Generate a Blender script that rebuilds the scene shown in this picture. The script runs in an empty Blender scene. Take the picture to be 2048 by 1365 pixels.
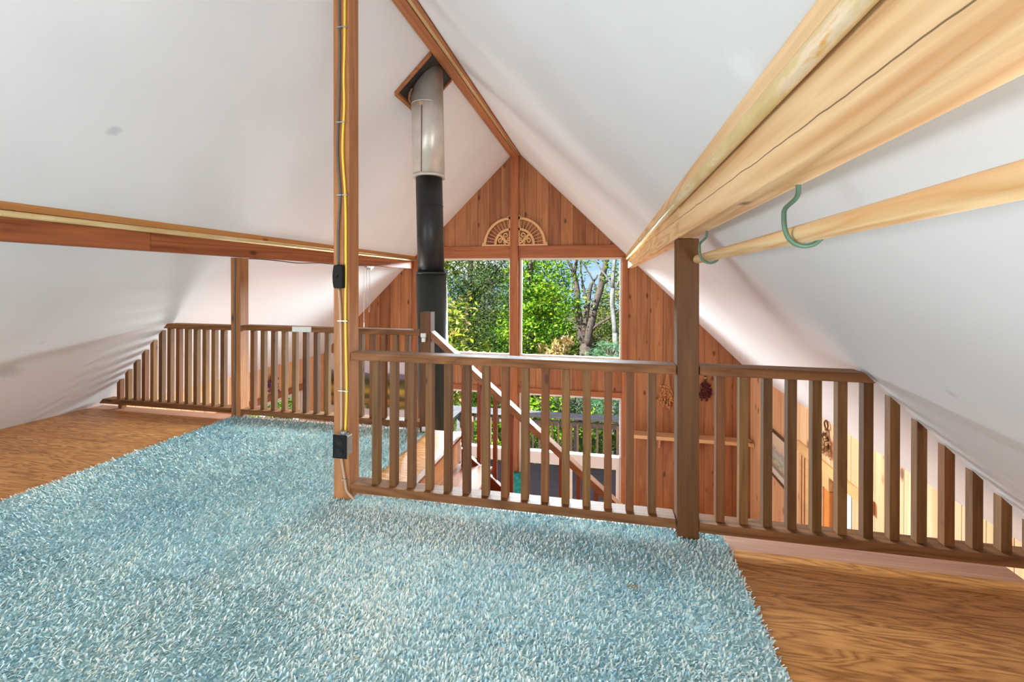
import bpy, math, random
import numpy as np
from mathutils import Vector, Matrix

R = random.Random(7)
NP = np.random.default_rng(11)
SC = bpy.context.scene
COL = SC.collection

# ------------------------------------------------------------------ measured layout (metres, loft floor at z = 0)
XR = -1.222            # ridge line / ridge post
ZA = 2.867             # apex of the ceiling
M = 0.982              # slope of both ceilings
YN, YF, YG = 1.914, 2.905, 6.088   # near railing, far railing, gable wall
WB = 1.5518            # post row left and right of the ridge
KL, KR = -4.20, 1.78   # side walls downstairs
ZF = -2.55             # floor downstairs
YB = -2.6              # wall behind the camera
A = 0.0418             # half a post
def roof(x): return ZA - M * abs(x - XR)

# ------------------------------------------------------------------ small helpers
def lin(c):
    return tuple((v / 12.92 if v <= 0.04045 else ((v + 0.055) / 1.055) ** 2.4) for v in (x / 255 for x in c)) + (1,)

class MB:
    def __init__(s): s.v = []; s.f = []
    def add(s, vs, fs):
        n = len(s.v); s.v += [tuple(p) for p in vs]; s.f += [tuple(i + n for i in f) for f in fs]; return s
    def box(s, x0, x1, y0, y1, z0, z1):
        vs = [(x, y, z) for z in (z0, z1) for y in (y0, y1) for x in (x0, x1)]
        return s.add(vs, [(0, 2, 3, 1), (4, 5, 7, 6), (0, 1, 5, 4), (2, 6, 7, 3), (0, 4, 6, 2), (1, 3, 7, 5)])
    def hexa(s, b, t):
        """b, t: four points each, counter-clockwise seen from the t side"""
        return s.add(list(b) + list(t), [(3, 2, 1, 0), (4, 5, 6, 7), (0, 1, 5, 4), (1, 2, 6, 5), (2, 3, 7, 6), (3, 0, 4, 7)])
    def prism(s, poly, axis, a, b):
        """poly: 2-D outline; axis it is extruded along from a to b"""
        def P(p, t): return {'X': (t, p[0], p[1]), 'Y': (p[0], t, p[1]), 'Z': (p[0], p[1], t)}[axis]
        n = len(poly); vs = [P(p, a) for p in poly] + [P(p, b) for p in poly]
        fs = [tuple(range(n))[::-1], tuple(range(n, 2 * n))] + [(i, (i + 1) % n, n + (i + 1) % n, n + i) for i in range(n)]
        return s.add(vs, fs)
    def tube(s, pts, rad, n=8, cap=True):
        pts = [Vector(p) for p in pts]; rs = rad if isinstance(rad, (list, tuple)) else [rad] * len(pts)
        base = len(s.v); up = None
        for i, p in enumerate(pts):
            d = (pts[min(i + 1, len(pts) - 1)] - pts[max(i - 1, 0)]).normalized()
            if up is None: up = d.orthogonal().normalized()
            up = (up - d * up.dot(d)); up = up.normalized() if up.length > 1e-6 else d.orthogonal().normalized()
            w = d.cross(up)
            for k in range(n):
                a = 2 * math.pi * k / n
                s.v.append(tuple(p + (up * math.cos(a) + w * math.sin(a)) * rs[i]))
        for i in range(len(pts) - 1):
            for k in range(n):
                a0 = base + i * n + k; a1 = base + i * n + (k + 1) % n
                s.f.append((a0, a1, a1 + n, a0 + n))
        if cap:
            s.f.append(tuple(base + k for k in range(n))[::-1]); e = base + (len(pts) - 1) * n
            s.f.append(tuple(e + k for k in range(n)))
        return s
    def ball(s, c, r, n=8, m=6, sx=1, sy=1, sz=1):
        b = len(s.v)
        for i in range(m + 1):
            t = math.pi * i / m
            for k in range(n):
                a = 2 * math.pi * k / n
                s.v.append((c[0] + r * sx * math.sin(t) * math.cos(a), c[1] + r * sy * math.sin(t) * math.sin(a), c[2] + r * sz * math.cos(t)))
        for i in range(m):
            for k in range(n):
                s.f.append((b + i * n + k, b + (i + 1) * n + k, b + (i + 1) * n + (k + 1) % n, b + i * n + (k + 1) % n))
        return s

def origin_of(o):
    p = Vector((0, 0, 0))
    while o is not None: p += o.location; o = o.parent
    return p

def link(name, mb, mat, parent=None, bevel=0, smooth=False, base=None):
    """one mesh object from world-space geometry"""
    off = origin_of(parent) + (Vector(base) - origin_of(parent) if base is not None else Vector())
    me = bpy.data.meshes.new(name)
    me.from_pydata([tuple(Vector(p) - off) for p in mb.v], [], mb.f)
    me.validate(); me.update(); me.materials.append(mat)
    if smooth:
        for p in me.polygons: p.use_smooth = True
    o = bpy.data.objects.new(name, me); COL.objects.link(o)
    if parent is not None: o.parent = parent
    o.location = off - origin_of(parent)
    if bevel:
        b = o.modifiers.new('edge', 'BEVEL'); b.width = bevel; b.segments = 2; b.limit_method = 'ANGLE'; b.angle_limit = 0.7
        b.harden_normals = False
    return o

def tag(o, label, cat, group=None, kind='thing'):
    o['label'] = label; o['category'] = cat; o['kind'] = kind
    if group: o['group'] = group
    return o

def thing(name, label, cat, loc, group=None):
    o = bpy.data.objects.new(name, None); COL.objects.link(o); o.location = loc; o.empty_display_size = .1
    return tag(o, label, cat, group)

def struct(name, mb, mat, bevel=0, parent=None, label=None):
    o = link(name, mb, mat, parent, bevel)
    if parent is None:
        o['kind'] = 'structure'
        if label: o['label'] = label
    return o

# ------------------------------------------------------------------ materials
def new_mat(name):
    m = bpy.data.materials.new(name); m.use_nodes = True; nt = m.node_tree
    for n in list(nt.nodes): nt.nodes.remove(n)
    out = nt.nodes.new('ShaderNodeOutputMaterial'); bs = nt.nodes.new('ShaderNodeBsdfPrincipled')
    nt.links.new(bs.outputs[0], out.inputs[0]); return m, nt, bs, out

class G:
    """terse node wiring"""
    def __init__(s, nt): s.nt = nt
    def n(s, kind, ins=None, **props):
        nd = s.nt.nodes.new('ShaderNode' + kind)
        for k, v in props.items(): setattr(nd, k, v)
        for k, v in (ins or {}).items(): s.set(nd.inputs[k], v)
        return nd
    def set(s, sock, v):
        if isinstance(v, bpy.types.NodeSocket): s.nt.links.new(v, sock)
        elif isinstance(v, bpy.types.Node): s.nt.links.new(v.outputs[0], sock)
        else: sock.default_value = v
    def math(s, op, a, b=0.0, c=None):
        nd = s.n('Math', {0: a, 1: b}, operation=op)
        if c is not None: s.set(nd.inputs[2], c)
        return nd.outputs[0]
    def ramp(s, fac, stops, interp='LINEAR'):
        nd = s.n('ValToRGB', {0: fac}); cr = nd.color_ramp; cr.interpolation = interp
        while len(cr.elements) < len(stops): cr.elements.new(0.5)
        for e, (p, c) in zip(cr.elements, stops): e.position = p; e.color = c if len(c) == 4 else lin(c)
        return nd.outputs[0]
    def mix(s, fac, a, b, mode='MIX'):
        nd = s.nt.nodes.new('ShaderNodeMix'); nd.data_type = 'RGBA'; nd.blend_type = mode
        s.set(nd.inputs[0], fac); s.set(nd.inputs[6], a); s.set(nd.inputs[7], b); return nd.outputs[2]
    def scale(s, vec, x, y, z):
        return s.n('Mapping', {0: vec, 'Scale': (x, y, z)}).outputs[0]

def plain(name, c, rough=.5, metal=0, noise=0.0, nscale=20, bump=0, spec=.5):
    m, nt, bs, out = new_mat(name); g = G(nt); col = lin(c)
    bs.inputs['Roughness'].default_value = rough; bs.inputs['Metallic'].default_value = metal
    bs.inputs['Specular IOR Level'].default_value = spec
    if noise or bump:
        tc = g.n('TexCoord').outputs['Object']; no = g.n('TexNoise', {0: tc, 'Scale': nscale, 'Detail': 4})
        d = tuple(v * (1 - noise) for v in col[:3]) + (1,); u = tuple(min(1, v * (1 + noise)) for v in col[:3]) + (1,)
        g.set(bs.inputs['Base Color'], g.ramp(no.outputs[0], [(.3, d), (.7, u)]))
        if bump: g.set(bs.inputs['Normal'], g.n('Bump', {'Height': no.outputs[0], 'Strength': bump, 'Distance': .002}))
    else: bs.inputs['Base Color'].default_value = col
    return m

def wood(name, dark, light, axis='Z', S=22, stretch=14, knots=.35, knot_scale=7, tints=None, rough=.55, board=None, crack=None, bump=.15, groove=True, cath=0.0, spec=.35):
    """grain along axis; board=(across axis, width, offset) lays boards edge to edge"""
    m, nt, bs, out = new_mat(name); g = G(nt)
    ob = g.n('TexCoord').outputs['Object']
    ax = 'XYZ'.index(axis)
    if board:
        sep = g.n('SeparateXYZ', {0: ob}).outputs['XYZ'.index(board[0])]
        t = g.math('DIVIDE', g.math('SUBTRACT', sep, board[2]), board[1])
        bid = g.math('FLOOR', t); fr = g.math('FRACT', t)
        rnd = g.n('TexWhiteNoise', {'W': bid}, noise_dimensions='1D').outputs[0]
    else:
        rnd = g.n('ObjectInfo').outputs['Random']
    off = g.n('CombineXYZ', {0: g.math('MULTIPLY', rnd, 13.7), 1: g.math('MULTIPLY', rnd, 29.3), 2: g.math('MULTIPLY', rnd, 41.9)}).outputs[0]
    vec = g.n('VectorMath', {0: ob, 1: off}, operation='ADD').outputs[0]
    def st(k, f):
        a = [k, k, k]; a[ax] = k / f; return a
    n1 = g.n('TexNoise', {0: g.scale(vec, *st(S, stretch)), 'Scale': 1, 'Detail': 4, 'Roughness': .6, 'Distortion': .8}).outputs[0]
    n2 = g.n('TexNoise', {0: g.scale(vec, *st(S * 7, 60)), 'Scale': 1, 'Detail': 3, 'Roughness': .7}).outputs[0]
    f = g.math('ADD', g.math('MULTIPLY', n1, .7), g.math('MULTIPLY', n2, .3))
    if cath:
        n3 = g.n('TexNoise', {0: g.scale(vec, *st(S * .28, stretch * .6)), 'Scale': 1, 'Detail': 2, 'Distortion': .5}).outputs[0]
        ring = g.math('PINGPONG', g.math('MULTIPLY', n3, 16), 1.0)
        ring = g.math('POWER', ring, .7)
        f = g.math('ADD', g.math('MULTIPLY', f, 1 - cath), g.math('MULTIPLY', ring, cath))
    col = g.ramp(f, [(.3, dark), (.68, light)])
    if tints:
        col = g.mix(1.0, col, g.ramp(rnd, [(i / len(tints), tuple(t) + (1,)) for i, t in enumerate(tints)], 'CONSTANT'), 'MULTIPLY')
    if knots:
        vo = g.n('TexVoronoi', {0: g.scale(vec, *st(knot_scale, 2.2)), 'Scale': 1})
        keep = g.math('GREATER_THAN', g.n('SeparateXYZ', {0: vo.outputs['Color']}).outputs[0], 1 - knots)
        wob = g.math('ADD', vo.outputs['Distance'], g.math('MULTIPLY', n1, .12))
        kf = g.math('MULTIPLY', g.ramp(wob, [(.15, (255, 255, 255)), (.27, (0, 0, 0))]), keep)
        col = g.mix(g.math('MULTIPLY', kf, .8), col, lin((70, 34, 16)))
    if crack is not None:      # a long drying crack along the timber at this height
        sz = g.n('SeparateXYZ', {0: ob}).outputs
        wv = g.math('ADD', g.math('MULTIPLY', sz[1], .020), g.math('MULTIPLY', g.n('TexNoise', {0: g.scale(ob, 2, 7, 2), 'Scale': 1, 'Detail': 3}).outputs[0], .012))
        dz = g.math('ABSOLUTE', g.math('SUBTRACT', sz[2], g.math('ADD', wv, crack)))
        cf = g.math('MULTIPLY', g.ramp(g.math('MULTIPLY', dz, 300), [(.2, (255, 255, 255)), (.5, (0, 0, 0))]), .8)
        col = g.mix(cf, col, lin((72, 42, 22)))
    h = f
    if board and groove:
        e = g.math('ABSOLUTE', g.math('SUBTRACT', fr, .5))
        gm = g.ramp(e, [(.475, (0, 0, 0)), (.492, (255, 255, 255))])
        col = g.mix(g.math('MULTIPLY', gm, .62), col, lin((46, 24, 12)))
        h = g.math('SUBTRACT', g.math('MULTIPLY', f, .12), gm)
        bump = max(bump, .5)
    g.set(bs.inputs['Base Color'], col)
    bs.inputs['Roughness'].default_value = rough; bs.inputs['Specular IOR Level'].default_value = spec
    g.set(bs.inputs['Normal'], g.n('Bump', {'Height': h, 'Strength': bump, 'Distance': .004}))
    return m

MT = {}
TINT = [(1, .97, .90), (.72, .66, .60), (.86, .84, .66), (1.05, .80, .66), (.80, .72, .62), (1.1, 1.08, .86), (.66, .58, .50)]
MT['post'] = wood('fir_post', (80, 44, 16), (116, 74, 32), 'Z', knots=.35, knot_scale=9)
MT['post_red'] = wood('fir_post_red', (132, 80, 42), (190, 130, 80), 'Z', knots=.35, knot_scale=9)
MT['baluster'] = wood('baluster_wood', (90, 57, 27), (140, 99, 57), 'Z', S=30, knots=.18, knot_scale=16, tints=TINT)
MT['rail'] = wood('rail_wood', (96, 60, 34), (142, 96, 60), 'X', S=26, knots=.12, knot_scale=12, cath=.25, spec=.15)
MT['stairrail'] = wood('stair_rail_wood', (112, 70, 42), (156, 106, 68), 'X', S=26, knots=.1)
MT['darkbal'] = wood('dark_stair_baluster', (104, 52, 30), (146, 80, 50), 'Z', S=30, knots=.1)
MT['beamR'] = wood('pale_fir_beam', (212, 162, 110), (242, 206, 158), 'Y', S=24, stretch=22, knots=.3, knot_scale=12, cath=.35, crack=1.298 - 1.226)
MT['beamL'] = wood('orange_fir_beam', (124, 62, 28), (168, 98, 56), 'Y', S=20, stretch=22, knots=.2, knot_scale=9, cath=.3)
MT['beamLtop'] = wood('honey_fir', (160, 102, 50), (208, 148, 88), 'Y', S=20, stretch=22, knots=.2, knot_scale=9)
MT['ridge'] = wood('ridge_fir', (138, 80, 46), (186, 124, 78), 'Y', S=24, stretch=22, knots=.1)
MT['cedar'] = wood('cedar_boards', (134, 88, 56), (192, 138, 94), 'Z', S=16, knots=.5, knot_scale=10,
                   tints=[(1, 1, 1), (.86, .80, .80), (1.08, 1.06, 1.02), (.78, .70, .68), (.95, .93, .9)], board=('X', .167, -2.102))
MT['cedarX'] = wood('cedar_trim_flat', (142, 84, 50), (184, 120, 78), 'X', S=18, knots=.12)
MT['cedarZ'] = wood('cedar_trim_upright', (142, 84, 50), (188, 122, 78), 'Z', S=18, knots=.2)
MT['knee'] = wood('pine_boards', (214, 160, 112), (244, 204, 160), 'Z', S=16, knots=.34, knot_scale=8,
                  tints=[(1, 1, 1), (1, .9, .85), (1.03, 1.04, 1.02), (.95, .88, .84)], board=('Y', .15, 0))
MT['kneeY'] = wood('pine_trim', (196, 146, 88), (226, 182, 124), 'Y', S=18, knots=.05)
MT['kneeYL'] = wood('brown_trim', (150, 92, 62), (178, 114, 78), 'Y', S=18, knots=.05)
MT['oak'] = wood('oak_look_flooring', (148, 92, 44), (212, 150, 86), 'X', S=64, stretch=12, knots=0, cath=.34, rough=.38, bump=.04, spec=.3,
                 tints=[(1, 1, 1), (.93, .90, .86), (1.04, 1.03, 1), (.9, .86, .8)], board=('Y', .118, .03), groove=False)
MT['sub'] = wood('subfloor_wood', (150, 100, 76), (186, 134, 104), 'X', S=26, knots=0)
MT['floor2'] = wood('floor_boards', (150, 96, 54), (190, 134, 84), 'X', S=16, knots=.1, board=('Y', .12, 0), rough=.4)
MT['tread'] = wood('stair_tread', (118, 64, 34), (160, 98, 56), 'Y', S=20, knots=.08, rough=.6, spec=.12)
MT['riser'] = wood('stair_riser', (190, 130, 78), (222, 166, 110), 'Y', S=20, knots=.08, rough=.4)
MT['stringer'] = wood('stair_stringer', (96, 48, 28), (132, 70, 42), 'X', S=20, knots=.08)
MT['pine'] = wood('clear_pine', (206, 160, 112), (236, 196, 148), 'X', S=20, knots=.08)
MT['pole'] = wood('varnished_pole', (222, 168, 108), (250, 216, 164), 'Y', S=60, stretch=40, knots=0, rough=.3, cath=.3, spec=.5)
MT['fret'] = plain('fretwork_wood', (224, 180, 128), .6, noise=.06)
MT['green'] = plain('green_vinyl', (84, 116, 92), .4, noise=.05)
MT['black'] = plain('black_plastic', (20, 20, 20), .6, spec=.2)
MT['steel'] = plain('galvanised_steel', (176, 178, 170), .4, .7, noise=.12, nscale=60)
MT['flue'] = plain('flue_steel', (206, 200, 188), .36, .35, noise=.12, nscale=9)
MT['fluedk'] = plain('flue_stain', (120, 88, 70), .45, .5, noise=.25, nscale=14)
MT['stove'] = plain('black_stove_paint', (26, 27, 27), .42, .0, noise=.25, nscale=30)
MT['sleeve'] = plain('dark_green_stove_paint', (38, 46, 40), .33, .1, noise=.1, nscale=20)
MT['dark'] = plain('sooty_metal', (52, 50, 48), .5, .3, noise=.2)
MT['white'] = plain('white_plastic', (226, 226, 218), .4)
MT['cream'] = plain('cream_paint', (232, 224, 206), .45)
MT['vinyl'] = plain('white_vinyl_frame', (232, 232, 230), .4)
MT['ycable'] = plain('yellow_cable', (232, 204, 70), .4)
MT['gcable'] = plain('grey_cable', (92, 92, 90), .5)
MT['tcable'] = plain('tan_cable', (188, 156, 128), .5)
MT['kcable'] = plain('black_cable', (40, 36, 34), .5)
MT['cord'] = plain('white_cord', (222, 222, 222), .6)
MT['orange'] = plain('orange_jamb', (206, 124, 48), .5, noise=.08)
MT['teal'] = plain('teal_fabric', (30, 150, 148), .85, noise=.35, nscale=26, bump=.5)
MT['straw'] = plain('dried_straw', (196, 142, 92), .9, noise=.3, nscale=40)
MT['wine'] = plain('dried_wine_petals', (88, 36, 36), .9, noise=.3, nscale=40)
MT['stalk'] = plain('dried_stalk', (104, 66, 40), .9, noise=.3, nscale=40)
MT['creamfl'] = plain('dried_cream_petals', (206, 180, 142), .9, noise=.2, nscale=40)
MT['purple'] = plain('dried_purple_petals', (120, 66, 130), .9, noise=.2, nscale=40)
MT['brkt'] = plain('clear_bracket', (206, 150, 118), .3)
MT['deckwood'] = wood('weathered_deck', (44, 46, 52), (78, 80, 88), 'X', S=20, knots=.1, board=('Y', .14, 0), rough=.8)
MT['deckrail'] = wood('weathered_rail', (84, 90, 98), (126, 132, 140), 'X', S=20, knots=.1, rough=.8)
MT['deckbal'] = wood('weathered_baluster', (104, 92, 80), (150, 134, 116), 'Z', S=26, knots=.1, rough=.8)
MT['bark'] = plain('dark_bark', (74, 66, 60), .9, noise=.4, nscale=16, bump=.6)
MT['palebark'] = plain('pale_bark', (104, 108, 108), .9, noise=.35, nscale=14, bump=.4)
MT['ground'] = plain('forest_floor', (72, 78, 44), .95, noise=.4, nscale=3)

def brass():
    m, nt, bs, out = new_mat('worn_brass_pipe'); g = G(nt)
    ob = g.n('TexCoord').outputs['Object']
    w = g.n('TexNoise', {0: g.scale(ob, 14, 3.2, 14), 'Scale': 1, 'Detail': 6, 'Roughness': .65}).outputs[0]
    c = g.ramp(w, [(.42, (214, 186, 128)), (.56, (226, 200, 146)), (.62, (238, 216, 186)), (.69, (228, 172, 80)), (.75, (130, 92, 60))])
    g.set(bs.inputs['Base Color'], c); bs.inputs['Metallic'].default_value = .12; bs.inputs['Roughness'].default_value = .28; bs.inputs['Specular IOR Level'].default_value = .7
    return m
MT['brass'] = brass()

def ceiling_mat():
    m, nt, bs, out = new_mat('white_ceiling_paint'); g = G(nt)
    ob = g.n('TexCoord').outputs['Object']
    no = g.n('TexNoise', {0: ob, 'Scale': 1.3, 'Detail': 3}).outputs[0]
    col = g.ramp(no, [(.3, (222, 222, 222)), (.7, (230, 230, 230))])
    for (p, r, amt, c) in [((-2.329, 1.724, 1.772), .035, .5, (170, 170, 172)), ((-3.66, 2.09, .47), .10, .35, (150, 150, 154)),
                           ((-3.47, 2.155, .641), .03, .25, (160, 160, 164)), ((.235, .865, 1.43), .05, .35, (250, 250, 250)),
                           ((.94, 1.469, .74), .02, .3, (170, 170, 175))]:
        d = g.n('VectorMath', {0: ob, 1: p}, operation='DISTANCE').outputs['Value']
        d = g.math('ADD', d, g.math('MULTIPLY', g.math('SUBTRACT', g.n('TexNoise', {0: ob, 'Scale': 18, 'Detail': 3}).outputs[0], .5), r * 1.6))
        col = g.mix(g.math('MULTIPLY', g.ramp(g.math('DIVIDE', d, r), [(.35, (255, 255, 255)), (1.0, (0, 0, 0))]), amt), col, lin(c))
    g.set(bs.inputs['Base Color'], col); bs.inputs['Roughness'].default_value = .65; bs.inputs['Specular IOR Level'].default_value = .25
    b = g.n('TexNoise', {0: ob, 'Scale': 90, 'Detail': 2}).outputs[0]
    g.set(bs.inputs['Normal'], g.n('Bump', {'Height': b, 'Strength': .04, 'Distance': .002}))
    return m
MT['ceil'] = ceiling_mat()

def glass_mat():
    m, nt, bs, out = new_mat('window_glass'); g = G(nt); nt.nodes.remove(bs)
    tr = g.n('BsdfTransparent', {0: (.96, .98, .97, 1)}); gl = g.n('BsdfGlossy', {0: (1, 1, 1, 1), 'Roughness': .02})
    fr = g.n('LayerWeight', {0: .12}).outputs['Fresnel']
    mx = g.n('MixShader', {0: g.math('MULTIPLY', fr, .6), 1: tr.outputs[0], 2: gl.outputs[0]})
    nt.links.new(mx.outputs[0], out.inputs[0]); return m
MT['glass'] = glass_mat()

def tint_mat(name, stops, rough=.8, trans=0.0, spec=.2):
    """colour picked per strand or leaf by the mesh attribute 'tint'"""
    m, nt, bs, out = new_mat(name); g = G(nt)
    at = g.n('Attribute', attribute_name='tint').outputs['Fac']
    col = g.ramp(at, stops)
    g.set(bs.inputs['Base Color'], col); bs.inputs['Roughness'].default_value = rough; bs.inputs['Specular IOR Level'].default_value = spec
    if trans:
        tl = g.n('BsdfTranslucent', {0: col}); mx = g.n('MixShader', {0: trans, 1: bs.outputs[0], 2: tl.outputs[0]})
        nt.links.new(mx.outputs[0], out.inputs[0])
    return m
MT['pile'] = tint_mat('rug_pile', [(0, (106, 156, 174)), (.22, (160, 198, 208)), (.5, (206, 224, 222)), (.8, (230, 236, 226)), (.97, (242, 242, 222)), (1, (190, 160, 110))], .9)
MT['rugback'] = plain('rug_backing', (170, 206, 212), .95)

# ------------------------------------------------------------------ setting: floors, ceilings, walls
fl = MB()
fl.box(KL + .02, 1.46, YB, 1.90, -.004, 0)
fl.box(KL + .02, -.985, 1.90, 2.86, -.004, 0)
struct('floor', fl, MT['oak'], label='oak-look loft flooring')
sb = MB(); sb.box(KL + .02, 1.46, YB, 2.03, -.2, -.004); sb.box(KL + .02, -.985, 2.03, 2.985, -.2, -.004)
struct('floor_edge', sb, MT['sub'], label='bare subfloor strip at the edge of the loft')
nos = MB(); nos.prism([(-.985, -.034), (-.972, -.036), (-.962, -.026), (-.962, -.010), (-.972, 0.001), (-.985, .002)], 'Y', 2.03, 2.985)
struct('trim_1', nos, MT['stairrail'], label='rounded wooden nosing at the stair head')
f2 = MB(); f2.box(KL - .2, KR + .2, YB - .2, YG + .15, ZF - .1, ZF); struct('floor_downstairs', f2, MT['floor2'])

for side, sgn in (('left', -1), ('right', 1)):
    xe = KL if sgn < 0 else KR
    c = MB(); T = .16
    poly = [(XR, ZA), (xe, roof(xe)), (xe + sgn * .28, roof(xe) - M * .28), (xe + sgn * .28, roof(xe) - M * .28 + T), (XR, ZA + T)]
    if sgn > 0: poly = poly[::-1]
    c.prism(poly, 'Y', YB - .2, YG + .35)
    struct('ceiling_' + side, c, MT['ceil'], label='white sloping ceiling on the %s' % side)

def wall_x(y0, y1, xs, holes, z0, top):
    """wall in an X-Z plane, solid between y0 and y1, rectangular holes (xa, xb, za, zb), sloping top"""
    b = MB()
    for xa, xb in zip(xs, xs[1:]):
        hs = sorted([h for h in holes if h[0] <= xa + 1e-6 and h[1] >= xb - 1e-6], key=lambda h: h[2])
        lo = z0
        for h in hs:
            if h[2] > lo: b.box(xa, xb, y0, y1, lo, h[2])
            lo = h[3]
        za, zb = top(xa), top(xb)
        b.prism([(xa, lo), (xb, lo), (xb, max(zb, lo)), (xa, max(za, lo))], 'Y', y0, y1)
    return b
TOP = lambda x: roof(x) + .05
UZ0, UZ1, LZ0, LZ1 = .01, 1.376, -2.10, -.49      # upper and lower window heights
HL, HR = (-2.654, -1.285), (-1.165, .212)          # window widths left and right of the middle post
holes = [(h[0], h[1], z0, z1) for h in (HL, HR) for z0, z1 in ((LZ0, LZ1), (UZ0, UZ1))]
struct('wall_front', wall_x(YG, YG + .14, [KL - .05, -2.654, -1.285, XR, -1.165, .212, KR + .05], holes, ZF, TOP), MT['cedar'],
       label='cedar board gable wall with four windows')
bholes = [(-3.0, .6, -2.4, 1.1)]
struct('wall_back', wall_x(YB - .14, YB, [KL - .05, -3.0, XR, .6, KR + .05], bholes, ZF, TOP), MT['cedar'])

def wall_y(x0, x1, ys, holes, z0, z1):
    b = MB()
    for ya, yb in zip(ys, ys[1:]):
        hs = [h for h in holes if h[0] <= ya + 1e-6 and h[1] >= yb - 1e-6]; lo = z0
        for h in hs: b.box(x0, x1, ya, yb, lo, h[2]); lo = h[3]
        if lo < z1: b.box(x0, x1, ya, yb, lo, z1)
    return b
LW = (4.30, 5.56, -1.75, -.50)       # window in the left side wall
RD = (3.735, 4.19, ZF, -.52)         # door in the right side wall
struct('wall_left', wall_y(KL - .1, KL, [YB, LW[0], LW[1], YG], [LW], ZF, roof(KL) + .0), MT['knee'], label='pine board side wall downstairs on the left')
struct('wall_right', wall_y(KR, KR + .1, [YB, RD[0], RD[1], YG], [RD], ZF, roof(KR) + .0), MT['knee'], label='pine board side wall downstairs on the right')

# trim on the gable wall
t = MB(); t.prism([(-1.292, ZF), (-1.180, ZF), (-1.180, roof(-1.180) - .005), (XR, ZA - .09), (-1.292, roof(-1.292) - .005)], 'Y', YG - .055, YG)
struct('trim_2', t, MT['cedarZ'], .003, label='upright post in the middle of the gable wall')
t = MB(); t.prism([(-2.73, UZ1 + .002), (-1.294, UZ1 + .002), (-1.294, 1.54), (XR - (ZA - 1.54) / M, 1.54), (-2.73, roof(-2.73))], 'Y', YG - .022, YG)
struct('trim_3', t, MT['cedarX'], .002)
t = MB(); t.prism([(-1.178, UZ1 + .002), (.285, UZ1 + .002), (.285, roof(.285)), (XR + (ZA - 1.54) / M, 1.54), (-1.178, 1.54)], 'Y', YG - .022, YG)
struct('trim_4', t, MT['cedarX'], .002)
for k, (xa, xb) in enumerate(((-2.73, -2.656), (.214, .285))):
    t = MB(); t.prism([(xa, ZF), (xb, ZF), (xb, UZ1), (xa, UZ1)], 'Y', YG - .035, YG)
    struct('trim_%d' % (5 + k), t, MT['cedarZ'], .003)
for k, (xa, xb) in enumerate(((-2.655, -1.293), (-1.179, .213))):
    t = MB(); t.box(xa, xb, YG - .02, YG, LZ1 + .002, -.415)
    struct('trim_%d' % (7 + k), t, MT['cedarX'], .003)
    t = MB(); t.box(xa, xb, YG - .2, YG, LZ0 - .04, LZ0 - .002)
    struct('trim_%d' % (9 + k), t, MT['pine'], .003, label='pine window sill')

def window(name, x0, x1, z0, z1, mat, lower=False, label=None):
    r = bpy.data.objects.new(name, None); COL.objects.link(r); r.location = ((x0 + x1) / 2, YG, z0); r['kind'] = 'structure'
    if label: r['label'] = label
    y0, y1, w = YG + .01, YG + .07, .028
    f = MB()
    f.box(x0, x0 + w, y0, y1, z0, z1); f.box(x1 - w, x1, y0, y1, z0, z1)
    f.box(x0 + w, x1 - w, y0, y1, z0, z0 + w); f.box(x0 + w, x1 - w, y0, y1, z1 - w, z1)
    link('window_frame', f, mat, r, .003)
    if not lower:
        p = MB(); p.box(x0 + w, x1 - w, YG + .035, YG + .041, z0 + w, z1 - w); link('pane', p, MT['glass'], r)
    else:
        zm0, zm1 = -1.41, -1.275; xm = (x0 + x1) / 2
        b = MB(); b.box(x0 + w, x1 - w, y0 - .015, y1, zm0, zm1 - .045); b.box(x0 + w, x1 - w, y0 - .035, y1, zm1 - .04, zm1)
        link('cross_rail', b, mat, r, .004)
        p = MB(); p.box(x0 + w, x1 - w, YG + .035, YG + .041, zm1, z1 - w); link('pane', p, MT['glass'], r)
        for xa, xb in ((x0 + w, xm - .004), (xm + .004, x1 - w)):
            s = MB(); q = .038
            s.box(xa, xa + q, y0 - .01, y1, z0 + w, zm0); s.box(xb - q, xb, y0 - .01, y1, z0 + w, zm0)
            s.box(xa + q, xb - q, y0 - .01, y1, z0 + w, z0 + w + q); s.box(xa + q, xb - q, y0 - .01, y1, zm0 - q, zm0)
            so = link('awning_sash', s, mat, r, .003)
            p = MB(); p.box(xa + q, xb - q, YG + .035, YG + .041, z0 + w + q, zm0 - q); link('pane', p, MT['glass'], so)
    return r
window('window_1', HL[0], HL[1], UZ0, UZ1, MT['cream'], label='upper left window of the gable wall')
window('window_2', HR[0], HR[1], UZ0, UZ1, MT['cream'], label='upper right window of the gable wall')
window('window_3', HL[0], HL[1], LZ0, LZ1, MT['vinyl'], True, label='lower left window of the gable wall')
window('window_4', HR[0], HR[1], LZ0, LZ1, MT['vinyl'], True, label='lower right window of the gable wall')

# window in the left side wall, behind the far railing
r = bpy.data.objects.new('window_5', None); COL.objects.link(r); r.location = (KL, 4.9, LW[2]); r['kind'] = 'structure'
f = MB(); w = .045
f.box(KL - .08, KL - .0, LW[0], LW[0] + w, LW[2], LW[3]); f.box(KL - .08, KL - .0, LW[1] - w, LW[1], LW[2], LW[3])
f.box(KL - .08, KL - .0, LW[0] + w, LW[1] - w, LW[2], LW[2] + w); f.box(KL - .08, KL - .0, LW[0] + w, LW[1] - w, LW[3] - w, LW[3])
f.box(KL - .08, KL - .01, 4.90, 4.935, LW[2] + w, LW[3] - w)
link('window_frame', f, MT['vinyl'], r, .003)
p = MB(); p.box(KL - .045, KL - .039, LW[0] + w, 4.90, LW[2] + w, LW[3] - w); p.box(KL - .045, KL - .039, 4.935, LW[1] - w, LW[2] + w, LW[3] - w); link('pane', p, MT['glass'], r)
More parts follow.
